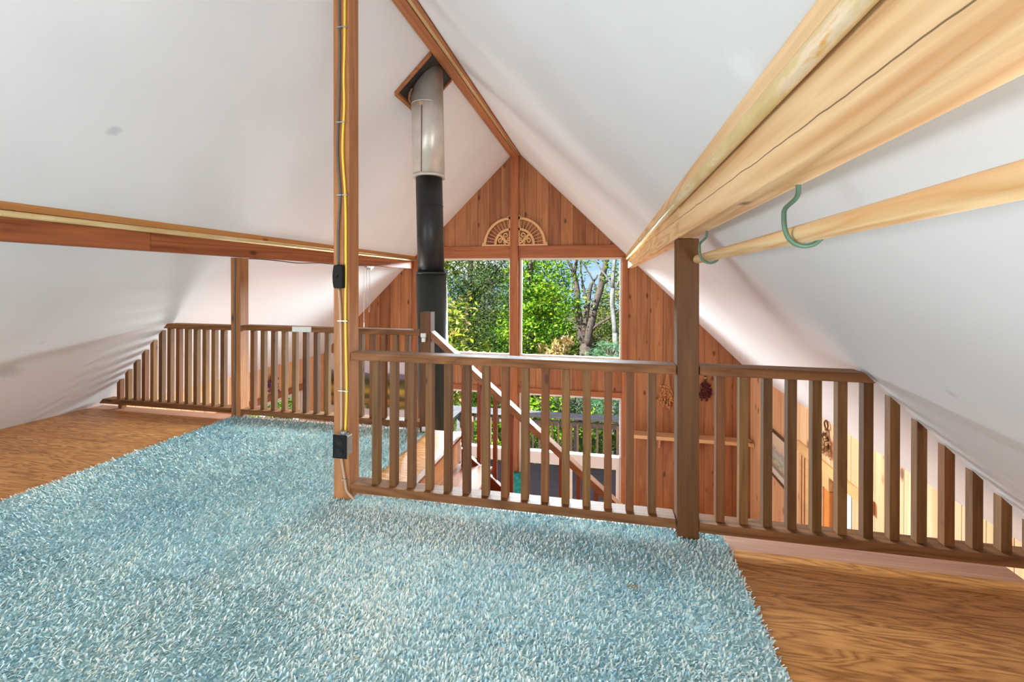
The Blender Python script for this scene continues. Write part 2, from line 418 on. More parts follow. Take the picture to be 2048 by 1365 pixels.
t = MB(); t.box(KL, KL + .022, 4.1, 5.72, -.495, -.412); struct('trim_11', t, MT['kneeYL'], .003, label='brown header board over the left side window')
t = MB(); t.box(KL, KL + .022, 5.565, 5.66, LW[2] - .05, -.497); struct('trim_12', t, MT['cream'], .003)

# door in the right side wall
r = bpy.data.objects.new('door_1', None); COL.objects.link(r); r.location = (KR, 3.95, ZF); r['kind'] = 'structure'
d = MB(); d.box(KR + .03, KR + .07, 3.795, 4.07, ZF + .01, RD[3] - .01); link('door_leaf', d, MT['vinyl'], r, .003)
d = MB(); d.box(KR + .0, KR + .08, 4.075, 4.165, ZF, RD[3] - .13); link('door_jamb', d, MT['orange'], r, .003)
d = MB(); d.box(KR - .005, KR + .08, 4.075, 4.185, RD[3] - .125, RD[3] - .01); link('strike_block', d, MT['kneeY'], r, .003)
d = MB(); d.box(KR + .02, KR + .07, 3.74, 3.79, ZF, RD[3] - .01); link('door_edge', d, plain('slate_grey_paint', (66, 68, 80), .5), r, .002)
d = MB(); d.box(KR + .03, KR + .06, 4.168, 4.189, ZF, RD[3] - .14); link('weather_strip', d, MT['vinyl'], r)
t = MB(); t.box(KR - .022, KR, 3.45, 4.66, -.515, -.425); struct('trim_13', t, MT['kneeY'], .003, label='pale header board over the right side door')
t = MB(); t.box(KR - .018, KR, 4.215, 4.60, ZF, -.52); struct('trim_14', t, MT['kneeY'], .003)
t = MB()
for yy in (4.485, 4.545): t.box(KR - .022, KR - .017, yy - .006, yy + .006, ZF, -.53)
struct('trim_15', t, plain('reddish_bead', (150, 78, 62), .5))
t = MB(); t.box(1.47, 1.66, 1.80, 1.98, -.10, -.03); struct('trim_16', t, MT['pine'], .003, label='pale block beside the end of the loft floor')

# wall behind the camera: unseen window, made big to let skylight in
r = bpy.data.objects.new('window_6', None); COL.objects.link(r); r.location = (XR, YB, -2.4); r['kind'] = 'structure'
f = MB()
for xa in (-3.0, -1.83, -.63, .55): f.box(xa, xa + .05, YB - .1, YB - .03, -2.4, 1.1)
for za in (-2.4, -.1, 1.05): f.box(-2.95, .55, YB - .1, YB - .03, za, za + .05)
link('window_frame', f, MT['cedarZ'], r)
p = MB(); p.box(-2.95, .55, YB - .07, YB - .064, -2.35, 1.05); link('pane', p, MT['glass'], r)

# ------------------------------------------------------------------ posts
def post(name, x, y, z1, lean, mat, label, z0=0.0):
    b = MB(); l = lean
    b.hexa([(x - A, y, z0), (x + A, y, z0), (x + A, y + 2 * A, z0), (x - A, y + 2 * A, z0)],
           [(x - A + l, y, z1), (x + A + l, y, z1), (x + A + l, y + 2 * A, z1), (x - A + l, y + 2 * A, z1)])
    return tag(link(name, b, mat, None, .003, base=(x, y + A, z0)), label, 'post')
post('wooden_post', XR, YN, 2.762, -.016, MT['post_red'], 'tall brown wooden post carrying yellow and grey cables up to the ridge', .0105)
post('wooden_post', XR + WB, YN, 1.226, -.004, MT['post'], 'short olive-brown wooden post under the pale right-hand beam', .0105)
post('wooden_post', -2.752, YF, 1.222, -.010, MT['post_red'], 'wooden post under the orange left-hand beam, in the far railing')
nw = MB(); nw.box(-1.258, -1.181, YF, YF + .08, -.02, .835)
tag(link('newel_post', nw, MT['post'], None, .003, base=(-1.22, YF, -.02)), 'stair newel post in front of the black stove pipe', 'post')

# ------------------------------------------------------------------ beams and brass pipes
def side_beam(sgn, mat, label, seam):
    """sloping-ceiling purlin: two lower timbers end to end and a slimmer one on top of them"""
    r = thing('ceiling_beam', label, 'beam', (XR + sgn * 1.53, 2, 1.226))
    X = lambda o: XR + sgn * o
    def bar(name, y0, y1, z0, oa, ob, ztop=None):
        za = min(roof(X(oa)), 9 if ztop is None else ztop) - .002; zb = min(roof(X(ob)), 9 if ztop is None else ztop) - .002
        q = [(X(oa), z0), (X(ob), z0), (X(ob), zb), (X(oa), za)]
        if sgn < 0: q = q[::-1]
        b = MB(); b.prism(q, 'Y', y0, y1); return link(name, b, mat, r, .003)
    o0, o1 = 1.505, 1.572
    bar('timber', YB + .01, seam - .003, 1.228, o0, o1, 1.37); bar('timber', seam, YG - .03, 1.228, o0, o1, 1.37)
    bar('upper_timber', YB + .01, YG - .03, 1.372, 1.482, 1.505).data.materials[0] = MT['beamLtop'] if sgn < 0 else mat
    p = MB(); p.tube([(X(1.488), YB + .02, 1.354), (X(1.488), YG - .04, 1.354)], .0155, 16)
    tag(link('brass_pipe', p, MT['brass'], None, smooth=True), 'worn brass-coloured pipe running along the %s beam' % ('pale right-hand' if sgn > 0 else 'orange left-hand'), 'pipe')
side_beam(-1, MT['beamL'], 'orange wooden beam running along the left sloping ceiling', 2.231)
side_beam(1, MT['beamR'], 'pale wooden beam running along the right sloping ceiling', 1.876)

rb = thing('ceiling_beam', 'brown ridge beam along the peak of the ceiling', 'beam', (XR, 2, 2.76))
for nm, xa, xb, zb in (('timber', -1.292, -1.262, 2.772), ('timber', -1.259, -1.200, 2.762), ('side_strip', -1.176, -1.150, 2.778)):
    b = MB(); b.prism([(xa, zb), (xb, zb), (xb, roof(xb) - .002), (xa, roof(xa) - .002)] if xb < XR or xa > XR else
                      [(xa, zb), (xb, zb), (xb, roof(xb) - .002), (XR, ZA - .004), (xa, roof(xa) - .002)], 'Y', YB + .01, YG - .06)
    link(nm, b, MT['ridge'], rb, .002)
p = MB(); p.tube([(-1.188, YB + .02, 2.778), (-1.188, YG - .07, 2.778)], .0115, 14)
tag(link('brass_pipe', p, MT['brass'], None, smooth=True), 'thin brass-coloured pipe let into the ridge beam', 'pipe')

# ------------------------------------------------------------------ railings
BW = .0165
def baluster_mesh():
    b = MB(); b.box(-BW, BW, 0, .036, 0, 1); return b
def railing(label, y, x0, x1, xs, zt, zb, cut0=None, cut1=None, botx=None, mat=MT['rail'], balmat=MT['baluster'], stub=None):
    """flat top and bottom rails with a square baluster between them at every x of xs; those beyond the top rail are cut to the slope"""
    r = thing('railing', label, 'railing', ((x0 + x1) / 2, y + .04, 0))
    a, b_ = (cut0 or 0), (cut1 or 0)
    t = MB(); t.prism([(x0 - a, zt - .037), (x1 + b_, zt - .037), (x1, zt), (x0, zt)], 'Y', y, y + .086); link('top_rail', t, mat, r, .003)
    bx0, bx1 = botx or (x0, x1)
    t = MB(); t.prism([(bx0 - a, zb - .038), (bx1 + b_, zb - .038), (bx1, zb), (bx0, zb)], 'Y', y, y + .086); link('bottom_rail', t, mat, r, .003)
    proto = {}
    for x in xs:
        inside = x0 - a * .3 - .01 < x < x1 + b_ * .3 + .01
        za = zt - .038 if inside else roof(x - BW) - .012; zc = za if inside else roof(x + BW) - .012
        key = 'full' if inside else x
        if key in proto:
            o = proto[key].copy(); COL.objects.link(o); o.parent = r; o.location = Vector((x, y + .025, zb + .001)) - r.location
        else:
            m = MB(); l = .0 
            m.hexa([(x - BW, y + .025, zb + .001), (x + BW, y + .025, zb + .001), (x + BW, y + .061, zb + .001), (x - BW, y + .061, zb + .001)],
                   [(x - BW, y + .025, za), (x + BW, y + .025, zc), (x + BW, y + .061, zc), (x - BW, y + .061, za)])
            o = link('baluster', m, balmat, r, .0015, base=(x, y + .025, zb + .001)); proto[key] = o
    if stub:
        s = MB(); s.box(stub, stub + .035, y + .02, y + .06, 0, zb - .039); link('foot_block', s, mat, r, .002)
    return r
near_xs = [-1.064 + .0897 * k for k in range(15)]
railing('long brown railing between the cable post and the right-hand post', YN, XR + A + .001, XR + WB - A - .005, near_xs, .711, .086)
right_xs = [.456 + .0872 * k for k in range(14)]
railing('railing running from the right-hand post down into the right sloping ceiling', YN, XR + WB + A + .001, .955, right_xs, .711, .080,
        cut1=.036, botx=(XR + WB + A + .001, 1.60))
far_l = [-3.905 + .0836 * k for k in range(13)]
railing('far railing left of the middle post, ending under the left sloping ceiling', YF, -3.395, -2.752 - A - .011, far_l, .704, .072,
        cut0=.037, botx=(-4.035, -2.752 - A - .011), stub=-3.90)
far_r = [-2.632 + .0904 * k for k in range(15)]
railing('far railing between the left post and the stair newel', YF, -2.752 + A + .001, -1.259, far_r, .708, .070)

# ------------------------------------------------------------------ stairs
st = thing('staircase', 'wooden staircase going down beside the near railing', 'stairs', (-.98, 2.45, -.02))
RUN, RISE = .2255, .1895
for k in range(1, 13):
    xa = -.985 + RUN * (k - 1); z = -RISE * k
    t = MB(); t.prism([(xa + .004, z - .03), (xa + RUN + .022, z - .03), (xa + RUN + .03, z - .022), (xa + RUN + .03, z - .006), (xa + RUN + .022, z), (xa + .004, z)], 'Y', 2.082, YF - .004)
    link('tread', t, MT['tread'], st)
    t = MB(); t.box(xa - .014, xa + .003, 2.082, YF - .004, z, z + RISE - .032 if k > 1 else -.037); link('riser', t, MT['riser'], st)
def strline(x): return -.047 - .84 * (x + 1.005)
for ya, yb in ((2.042, 2.078), (YF, YF + .04)):
    t = MB(); t.prism([(-.955, strline(-.955) - .34), (1.66, strline(1.66) - .34), (1.66, strline(1.66)), (-.955, strline(-.955))], 'Y', ya, yb)
    link('stringer', t, MT['stringer'], st, .003)
sr = thing('railing', 'sloping stair railing going down from the newel post', 'railing', (-.3, YF + .04, 0))
def hr(x): return .688 - .842 * (x + 1.162)
t = MB(); t.prism([(-1.180, hr(-1.18) - .052), (1.60, hr(1.60) - .052), (1.60, hr(1.60)), (-1.180, hr(-1.18))], 'Y', YF, YF + .08)
link('handrail', t, MT['stairrail'], sr, .003)
first = None
for k in range(20):
    x = -.945 + .1112 * k
    if first is None:
        m = MB(); z0, z1 = strline(x) + .012, hr(x) - .052
        bw = .0135; m.hexa([(x - bw, YF + .006, z0 + .84 * bw), (x + bw, YF + .006, z0 - .84 * bw), (x + bw, YF + .036, z0 - .84 * bw), (x - bw, YF + .036, z0 + .84 * bw)],
               [(x - bw, YF + .006, z1 + .842 * bw), (x + bw, YF + .006, z1 - .842 * bw), (x + bw, YF + .036, z1 - .842 * bw), (x - bw, YF + .036, z1 + .842 * bw)])
        first = link('baluster', m, MT['darkbal'], sr, .001, base=(x, YF + .006, z0)); fx, fz = x, first.location.z
    else:
        o = first.copy(); COL.objects.link(o); o.parent = sr
        o.location = first.location + Vector((x - fx, 0, -.841 * (x - fx)))

# ------------------------------------------------------------------ stove pipe and its ceiling box
PX, PY = -1.411, 3.41
sp = thing('stove_pipe', 'stove pipe with silver top section and black lower sections', 'stove pipe', (PX + .05, PY, -.9))
def px(z): return -1.4215 + (2.5 - z) * .0285         # the pipe leans a little
def cyl(name, z0, z1, r, mat, zt=None, n=40):
    b = MB(); b.tube([(px(z0), PY, z0), (px(z1), PY, z1)], r, n); return link(name, b, mat, sp, smooth=False)
def shade(o):
    for p in o.data.polygons: p.use_smooth = len(p.vertices) == 4
    return o
b = MB(); b.tube([(px(1.885), PY, 1.885), (px(2.6), PY, 2.6)], .127, 40)
for i in range(40, 80): v = b.v[i]; b.v[i] = (v[0], v[1], roof(v[0]) - .014)
up = shade(link('insulated_section', b, MT['flue'], sp))
b = MB(); b.tube([(px(2.47), PY, 2.468), (px(2.47), PY, 2.478)], .1285, 40); shade(link('seam_band', b, MT['flue'], up))
b = MB(); b.tube([(px(1.89), PY, 1.884), (px(1.89), PY, 1.905)], .1315, 40); shade(link('end_band', b, MT['flue'], up))
b = MB(); b.box(px(2.2) - .006, px(2.2) + .002, PY - .1285, PY - .125, 1.91, 2.43); link('seam', b, MT['fluedk'], up)
b = MB(); b.box(px(2.43) - .018, px(2.43) + .020, PY - .132, PY - .124, 2.432, 2.458); link('name_plate', b, plain('tan_plate', (196, 160, 128), .5), up)
shade(cyl('inner_pipe', 1.10, 1.90, .1065, MT['stove']))
b = MB(); b.tube([(px(1.60), PY, 1.655), (px(1.6), PY, 1.660)], .1078, 40); shade(link('joint', b, MT['stove'], sp))
shade(cyl('outer_sleeve', -2.4, 1.115, .1235, MT['sleeve']))
b = MB(); b.tube([(px(1.12), PY, 1.108), (px(1.12), PY, 1.122)], .1262, 40); shade(link('sleeve_rim', b, MT['sleeve'], sp))
bx = thing('flue_box', 'wood framed dark metal plate where the stove pipe meets the ceiling', 'ceiling plate', (PX, PY, 2.66))
def onroof(x, dz): return roof(x) - dz
def slab(xa, xb, ya, yb, d0, d1):
    b = MB(); b.hexa([(xa, ya, roof(xa) - d1), (xb, ya, roof(xb) - d1), (xb, yb, roof(xb) - d1), (xa, yb, roof(xa) - d1)],
                     [(xa, ya, roof(xa) - d0), (xb, ya, roof(xb) - d0), (xb, yb, roof(xb) - d0), (xa, yb, roof(xa) - d0)]); return b
Y0, Y1, X0, X1 = 3.175, 3.645, -1.590, -1.296
link('plate', slab(X0 + .015, X1, Y0 + .015, Y1 - .015, .003, .012), MT['dark'], bx)
for (xa, xb, ya, yb) in ((X0, X0 + .018, Y0, Y1), (X0 + .018, X1, Y0, Y0 + .018), (X0 + .018, X1, Y1 - .018, Y1)):
    link('frame_strip', slab(xa, xb, ya, yb, .002, .034), MT['ridge'], bx, .001)
b = MB()
for i in range(26):
    a = math.pi * (.75 + .55 * i / 25) ; x = px(2.5) + .142 * math.cos(a); y = PY + .142 * math.sin(a)
    b.ball((x, y, roof(x) - .022), .008 + .006 * R.random(), 6, 4)
link('scorched_gasket', b, plain('scorched_gasket', (150, 106, 70), .7, noise=.4, nscale=80), bx)

# ------------------------------------------------------------------ cables and boxes on the ridge post
def along(pts, n=6):
    """smooth polyline through pts"""
    P = [Vector(p) for p in pts]; out = []
    for i in range(len(P) - 1):
        p0, p1, p2, p3 = P[max(i - 1, 0)], P[i], P[i + 1], P[min(i + 2, len(P) - 1)]
        for k in range(n):
            t = k / n; out.append(.5 * ((2 * p1) + (p2 - p0) * t + (2 * p0 - 5 * p1 + 4 * p2 - p3) * t * t + (3 * p1 - p0 - 3 * p2 + p3) * t ** 3))
    return out + [P[-1]]
def cable(name, pts, r, mat, label, clips=()):
    o = tag(link(name, MB().tube(along(pts), r, 8), mat, None, smooth=True, base=pts[-1]), label, 'cable')
    for p in clips:
        c = MB(); c.box(p[0] - .012, p[0] + .012, p[1] - r - .002, p[1] + r, p[2] - .0025, p[2] + .0025); link('staple', c, MT['steel'], o)
    return o
yc = YN - .006
cable('grey_cable', [(-1.238, yc, 2.755), (-1.241, yc, 2.333), (-1.238, yc, 2.143), (-1.242, yc, 1.871), (-1.248, yc, 1.671), (-1.235, yc, 1.50), (-1.234, yc, 1.43), (-1.242, yc, 1.28), (-1.243, yc, 1.118)], .0055, MT['gcable'],
      'grey cable running down the tall post to the black switch box', [(-1.239, yc, 2.25), (-1.242, yc, 1.80), (-1.234, yc, 1.455)])
cable('yellow_cable', [(-1.210, yc, 2.755), (-1.212, yc, 2.329), (-1.213, yc, 2.15), (-1.216, yc, 2.023), (-1.213, yc, 1.869), (-1.221, yc, 1.669), (-1.205, yc, 1.432), (-1.201, yc, 1.126), (-1.202, yc, .867), (-1.194, yc, .537), (-1.2, yc, .335)],
      .0055, MT['ycable'], 'yellow cable running down the tall post to the outlet box', [(-1.212, yc, 2.25), (-1.219, yc, 1.80), (-1.206, yc, 1.455), (-1.201, yc, .86), (-1.196, yc, .53)])
cable('tan_cable', [(-1.238, yc, 1.012), (-1.230, yc, .93), (-1.226, yc, .80), (-1.222, yc, .536), (-1.221, yc, .339)],
      .006, MT['tcable'], 'tan cable between the black switch box and the outlet box', [(-1.227, yc, .86), (-1.222, yc, .53)])
cable('tan_cable', [(-1.221, yc, .226), (-1.217, yc, .19), (-1.200, yc, .101), (-1.190, yc - .004, .062), (-1.165, yc - .008, .040), (-1.148, yc - .008, .026)],
      .006, MT['tcable'], 'short tan cable from the outlet box down to the rug', [(-1.202, yc - .002, .112)])
sb_ = thing('switch_box', 'black rounded plastic box on the tall post beside the yellow cable', 'switch box', (-1.222, YN, 1.07))
b = MB(); pr = [(-1.250, 1.020), (-1.246, 1.014), (-1.205, 1.014), (-1.201, 1.020), (-1.201, 1.118), (-1.205, 1.124), (-1.246, 1.124), (-1.250, 1.118), (-1.254, 1.09), (-1.255, 1.07), (-1.254, 1.045)]
b.prism(pr, 'Y', YN - .034, YN - .001); link('cover', b, MT['black'], sb_, .004)
b = MB(); b.tube([(-1.232, YN - .038, 1.07), (-1.232, YN - .033, 1.07)], .006, 12); link('knob', b, MT['black'], sb_)
ob = thing('outlet_box', 'steel outlet box with a black cover near the foot of the tall post', 'outlet', (-1.195, YN, .28))
b = MB(); b.box(-1.226, -1.166, YN - .05, YN - .001, .238, .330); link('steel_box', b, MT['steel'], ob, .004)
b = MB(); b.box(-1.234, -1.163, YN - .055, YN - .0505, .228, .336); cp = link('cover_plate', b, MT['black'], ob, .001)
b = MB()
for zz in (.258, .305):
    b.tube([(-1.1985, YN - .057, zz), (-1.1985, YN - .0545, zz)], .017, 16); b.box(-1.206, -1.203, YN - .0585, YN - .056, zz, zz + .010); b.box(-1.194, -1.191, YN - .0585, YN - .056, zz, zz + .010)
link('receptacle', b, plain('dark_receptacle', (24, 24, 25), .5, spec=.25), cp)
b = MB(); b.tube([(-1.2, YN - .02, .330), (-1.2, YN - .02, .345)], .014, 12); b.box(-1.216, -1.180, YN - .03, YN - .012, .330, .336); link('cable_clamp', b, MT['steel'], ob)

cable('grey_cable', [(-2.760, YF - .005, 1.215), (-2.758, YF - .005, 1.13), (-2.763, YF - .005, .904), (-2.757, YF - .005, .523), (-2.760, YF - .005, .219), (-2.756, YF - .005, .03)], .0055, MT['gcable'],
      'grey cable running down the post of the far railing')
cable('black_cable', [(-2.712, 2.985, 1.219), (-2.722, 3.137, 1.221), (-2.72, 3.308, 1.217), (-2.72, 3.561, 1.208), (-2.724, 3.85, 1.221), (-2.722, 4.078, 1.219), (-2.722, 4.70, 1.222)], .004, MT['kcable'],
      'thin black cable sagging under the orange left-hand beam')
pl = thing('cord_pulley', 'small grey pulley with hanging white cords under the left-hand beam', 'pulley', (-2.745, 4.83, 1.226))
b = MB(); b.box(-2.77, -2.73, 4.77, 4.93, 1.205, 1.227); b.tube([(-2.775, 4.86, 1.198), (-2.725, 4.86, 1.198)], .018, 12); link('bracket', b, MT['steel'], pl)
b = MB(); b.tube(along([(-2.75, 4.80, 1.2), (-2.75, 4.80, .95), (-2.75, 4.84, .72), (-2.75, 4.86, .68), (-2.75, 4.875, .75), (-2.75, 4.87, 1.0), (-2.75, 4.86, 1.2)]), .0022, 5); link('loop_cord', b, plain('grey_string', (170, 170, 172), .7), pl)
b = MB(); b.tube([(-2.752, 4.745, 1.225), (-2.752, 4.745, .55)], .003, 5); b.tube([(-2.752, 4.745, .56), (-2.752, 4.745, .30)], .006, 6); link('pull_cord', b, MT['cord'], pl)

# ------------------------------------------------------------------ clothes pole on two green hooks
po = MB(); po.tube([(.352, -1.2, 1.1395), (.352, YN - .055, 1.1395)], .0172, 24)
tag(link('clothes_pole', po, MT['pole'], None, .002, smooth=True), 'varnished wooden clothes pole hanging under the right-hand beam', 'pole')
for y, lab in ((1.66, 'green hook holding the far end of the clothes pole, nearest the post'), (.905, 'green hook holding the clothes pole, second from the post')):
    h = MB(); h.tube(along([(.343, y, 1.232), (.343, y, 1.214), (.338, y, 1.202), (.322, y, 1.186), (.3195, y, 1.172), (.321, y, 1.150), (.327, y, 1.132), (.338, y, 1.121), (.353, y, 1.1165), (.369, y, 1.120), (.381, y, 1.130)], 5), .0043, 10)
    tag(link('utility_hook', h, MT['green'], None, smooth=True), lab, 'hook')

# ------------------------------------------------------------------ rug
RX0, RX1 = -2.765, .470
rug = thing('shag_rug', 'pale blue shag rug covering most of the loft floor', 'rug', (-1.1, 1.2, 0))
b = MB(); b.prism([(RX0, -1.2), (RX1, -1.2), (RX1, 1.975), (-1.205, 1.975), (-1.205, 2.86), (-1.265, 2.86), (-1.265, 2.90), (RX0, 2.90)], 'Z', .0005, .010); link('backing', b, MT['rugback'], rug)
def pile():
    pts = []
    for (xa, xb, ya, yb, d) in ((RX0, RX1, .45, 1.30, .0070), (RX0, RX1, 1.30, 1.985, .0084), (RX0, -1.19, 1.985, 2.93, .0105), (RX0, RX1, -1.2, .45, .020)):
        nx, ny = int((xb - xa) / d), int((yb - ya) / d)
        gx, gy = np.meshgrid(np.linspace(xa, xb, nx), np.linspace(ya, yb, ny)); k = gx.size
        sc = np.full(k, d)
        pts.append(np.stack([gx.ravel() + NP.normal(0, d * .38, k), gy.ravel() + NP.normal(0, d * .38, k), sc], 1))
    P = np.concatenate(pts)
    for (x0, x1, y0, y1) in ((XR - A, XR + A, YN, YN + 2 * A), (XR + WB - A, XR + WB + A, YN, YN + 2 * A), (-2.752 - A, -2.752 + A, YF, YF + 1), (-1.262, -1.1, YF - .03, YF + 1)):
        P = P[~((P[:, 0] > x0 - .004) & (P[:, 0] < x1 + .004) & (P[:, 1] > y0 - .004) & (P[:, 1] < y1 + .004))]
    n = len(P); x, y, d = P[:, 0], P[:, 1], P[:, 2]
    flow = 2.2 * np.sin(1.7 * x + 1.1 * y + .6) + 1.5 * np.sin(2.9 * y - 1.3 * x + 2) + 1.1 * np.sin(5.1 * x + 3.3 * y)
    ang = flow * .42 + NP.normal(0, 1.15, n); lean = NP.uniform(.35, 1.0, n)
    L = NP.uniform(.012, .020, n) * np.clip(d / .009, 1, 1.8); w = NP.uniform(.0019, .0027, n) * np.clip(d / .0085, 1, 2.2)
    dx, dy = np.cos(ang), np.sin(ang)
    fa = NP.uniform(0, 6.283, n); sx, sy = np.cos(fa) * .35 - dy * .65, np.sin(fa) * .35 + dx * .65
    nn = np.hypot(sx, sy) + 1e-6; sx /= nn; sy /= nn
    V = np.zeros((n, 8, 3), np.float32)
    z0 = .009
    for i, (t, wf) in enumerate(((0, .8), (.42, 1.15), (.8, 1.1), (1.0, .55))):
        bend = L * (lean * t ** 1.6); h = L * np.sqrt(np.clip(1 - (lean * .86) ** 2, .08, 1)) * (t - .25 * t * t * lean) + z0
        cx, cy_ = x + dx * bend, y + dy * bend
        for s, sg in ((0, -1), (1, 1)):
            V[:, 2 * i + s, 0] = cx + sg * sx * w * wf; V[:, 2 * i + s, 1] = cy_ + sg * sy * w * wf; V[:, 2 * i + s, 2] = h
    base = np.arange(n)[:, None] * 8
    F = np.concatenate([base + np.array([[0, 1, 3, 2]]), base + np.array([[2, 3, 5, 4]]), base + np.array([[4, 5, 7, 6]])], 1).reshape(-1, 4)
    patch = .10 * np.sin(3.1 * x + 1.3) * np.sin(2.7 * y + .4) + .07 * np.sin(9 * x + 4 * y) * np.sin(7 * y - 3 * x) + .05 * np.sin(23 * x) * np.sin(19 * y + 8 * x)
    patch -= .08 * np.exp(-((x - RX0) / .5) ** 2) + .04 * (x > -.6)
    tint = np.clip(.52 + patch + NP.normal(0, .17, n), .02, .93)
    st_ = ((x - .095) ** 2 + (y - 1.565) ** 2 < .0005) & (NP.random(n) < .5)
    tint[st_] = 1.0
    me = bpy.data.meshes.new('pile'); me.vertices.add(n * 8); me.vertices.foreach_set('co', (V.reshape(-1, 3) - np.array(rug.location, np.float32)).ravel())
    me.loops.add(len(F) * 4); me.loops.foreach_set('vertex_index', F.ravel().astype(np.int32))
    me.polygons.add(len(F)); me.polygons.foreach_set('loop_start', np.arange(0, len(F) * 4, 4, dtype=np.int32)); me.polygons.foreach_set('use_smooth', np.ones(len(F), bool))
    me.update(calc_edges=True)
    at = me.attributes.new('tint', 'FLOAT', 'POINT'); at.data.foreach_set('value', np.repeat(tint, 8).astype(np.float32))
    me.materials.append(MT['pile'])
    o = bpy.data.objects.new('pile', me); COL.objects.link(o); o.parent = rug; o['kind'] = 'stuff'
pile()

# ------------------------------------------------------------------ small things on railings and gable
b = MB(); b.box(-2.259, -2.101, YF - .014, YF - .0005, .672, .712)
tag(link('plastic_plate', b, MT['white'], None, .005), 'white plastic plate on the top rail of the far railing', 'plate')
g1 = thing('gate_latch', 'upper white plastic gate latch on the stair newel post', 'latch', (-1.227, YF, .66))
b = MB(); b.box(-1.247, -1.209, YF - .016, YF - .0005, .662, .690); link('catch', b, MT['white'], g1, .002)
b = MB(); b.box(-1.238, -1.211, YF - .022, YF - .0005, .630, .661); link('slide', b, MT['white'], g1, .004)
g2 = tag(link('gate_latch', MB().box(-1.236, -1.205, YF - .018, YF - .0005, .012, .045), MT['white'], None, .004), 'lower white plastic gate latch at the foot of the newel post', 'latch')

def fan(sgn, cx, label):
    """quarter-round fretwork bracket"""
    r = thing('fretwork_fan', label, 'wall ornament', (cx, YG - .03, 1.548))
    y0, y1 = YG - .038, YG - .024; cz = 1.552
    b = MB()
    b.prism(sorted([(cx, 0), (cx + sgn * .40, 0)])[0:0] or [(min(cx, cx + sgn * .405), 1.542), (max(cx, cx + sgn * .405), 1.542), (max(cx, cx + sgn * .405), 1.562), (min(cx, cx + sgn * .405), 1.562)], 'Y', y0, y1)
    b.box(min(cx, cx + sgn * .018), max(cx, cx + sgn * .018), y0, y1, 1.562, 1.965)
    link('frame', b, MT['fret'], r)
    def arc(ra, rb, n=24):
        m = MB()
        for i in range(n):
            p = []
            for k, rad in ((i, ra), (i + 1, ra), (i + 1, rb), (i, rb)):
                a = math.pi / 2 * k / n; p.append((cx + sgn * rad * math.cos(a), cz + .008 + rad * math.sin(a)))
            m.prism(p if sgn > 0 else p[::-1], 'Y', y0, y1)
        return m
    m = arc(.345, .378); m.box(min(cx, cx + sgn * .045), max(cx, cx + sgn * .045), y0, y1, cz + .375, cz + .398)
    xa = cx + sgn * .385; m.box(min(xa - .012, xa + .012), max(xa - .012, xa + .012), y0, y1, 1.562, 1.59)
    link('outer_arc', m, MT['fret'], r)
    link('inner_arc', arc(.195, .228), MT['fret'], r)
    for i in range(1, 10):
        a = math.pi / 2 * (i - .1) / 9.6
        s = MB(); s.tube([(cx + sgn * rad * math.cos(a), (y0 + y1) / 2, cz + .008 + rad * math.sin(a)) for rad in (.224, .285, .35)], [.0035, .0045, .0035], 6)
        link('spindle', s, MT['fret'], r)
    s = MB()
    def scroll(ox, oz, r0, turns, a0, flip, tail):
        pts = []
        for i in range(26):
            t = i / 25; a = a0 + flip * turns * 2 * math.pi * t; rad = r0 * (1 - .72 * t)
            pts.append((cx + sgn * (ox + rad * math.cos(a)), (y0 + y1) / 2, cz + oz + rad * math.sin(a)))
        pts = [(cx + sgn * tail[0], (y0 + y1) / 2, cz + tail[1])] + pts
        s.tube(along(pts, 2), [.0095] * (len(along(pts, 2)) - 6) + [.0085, .008, .0075, .007, .0075, .009], 6)
    scroll(.062, .135, .038, 1.15, math.radians(300), 1, (.045, .03))
    scroll(.140, .062, .036, 1.15, math.radians(150), -1, (.03, .035))
    scroll(.030, .085, .020, .9, math.radians(240), -1, (.07, .06))
    scroll(.080, .028, .020, .9, math.radians(30), 1, (.07, .07))
    s.tube([(cx + sgn * .02, (y0 + y1) / 2, cz + .02), (cx + sgn * .10, (y0 + y1) / 2, cz + .10)], .012, 6)
    s.tube([(cx + sgn * .10, (y0 + y1) / 2, cz + .10), (cx + sgn * .150, (y0 + y1) / 2, cz + .150)], .018, 6)
    link('scrollwork', s, MT['fret'], r)
fan(-1, -1.294, 'pale fretwork quarter fan left of the gable post')
fan(1, -1.178, 'pale fretwork quarter fan right of the gable post')

sh = thing('wall_shelf', 'pale pine shelf on the gable wall right of the windows', 'shelf', (1.0, YG - .1, -.9))
b = MB(); b.box(.30, 1.765, 5.90, YG - .002, -.945, -.902); link('board', b, MT['pine'], sh, .002)
for x in (.685, 1.15):
    b = MB(); b.prism([(5.96, -.947), (YG - .002, -.947), (YG - .002, -1.10), (YG - .03, -1.10)], 'X', x - .012, x + .012); link('bracket', b, MT['brkt'], sh, .002)

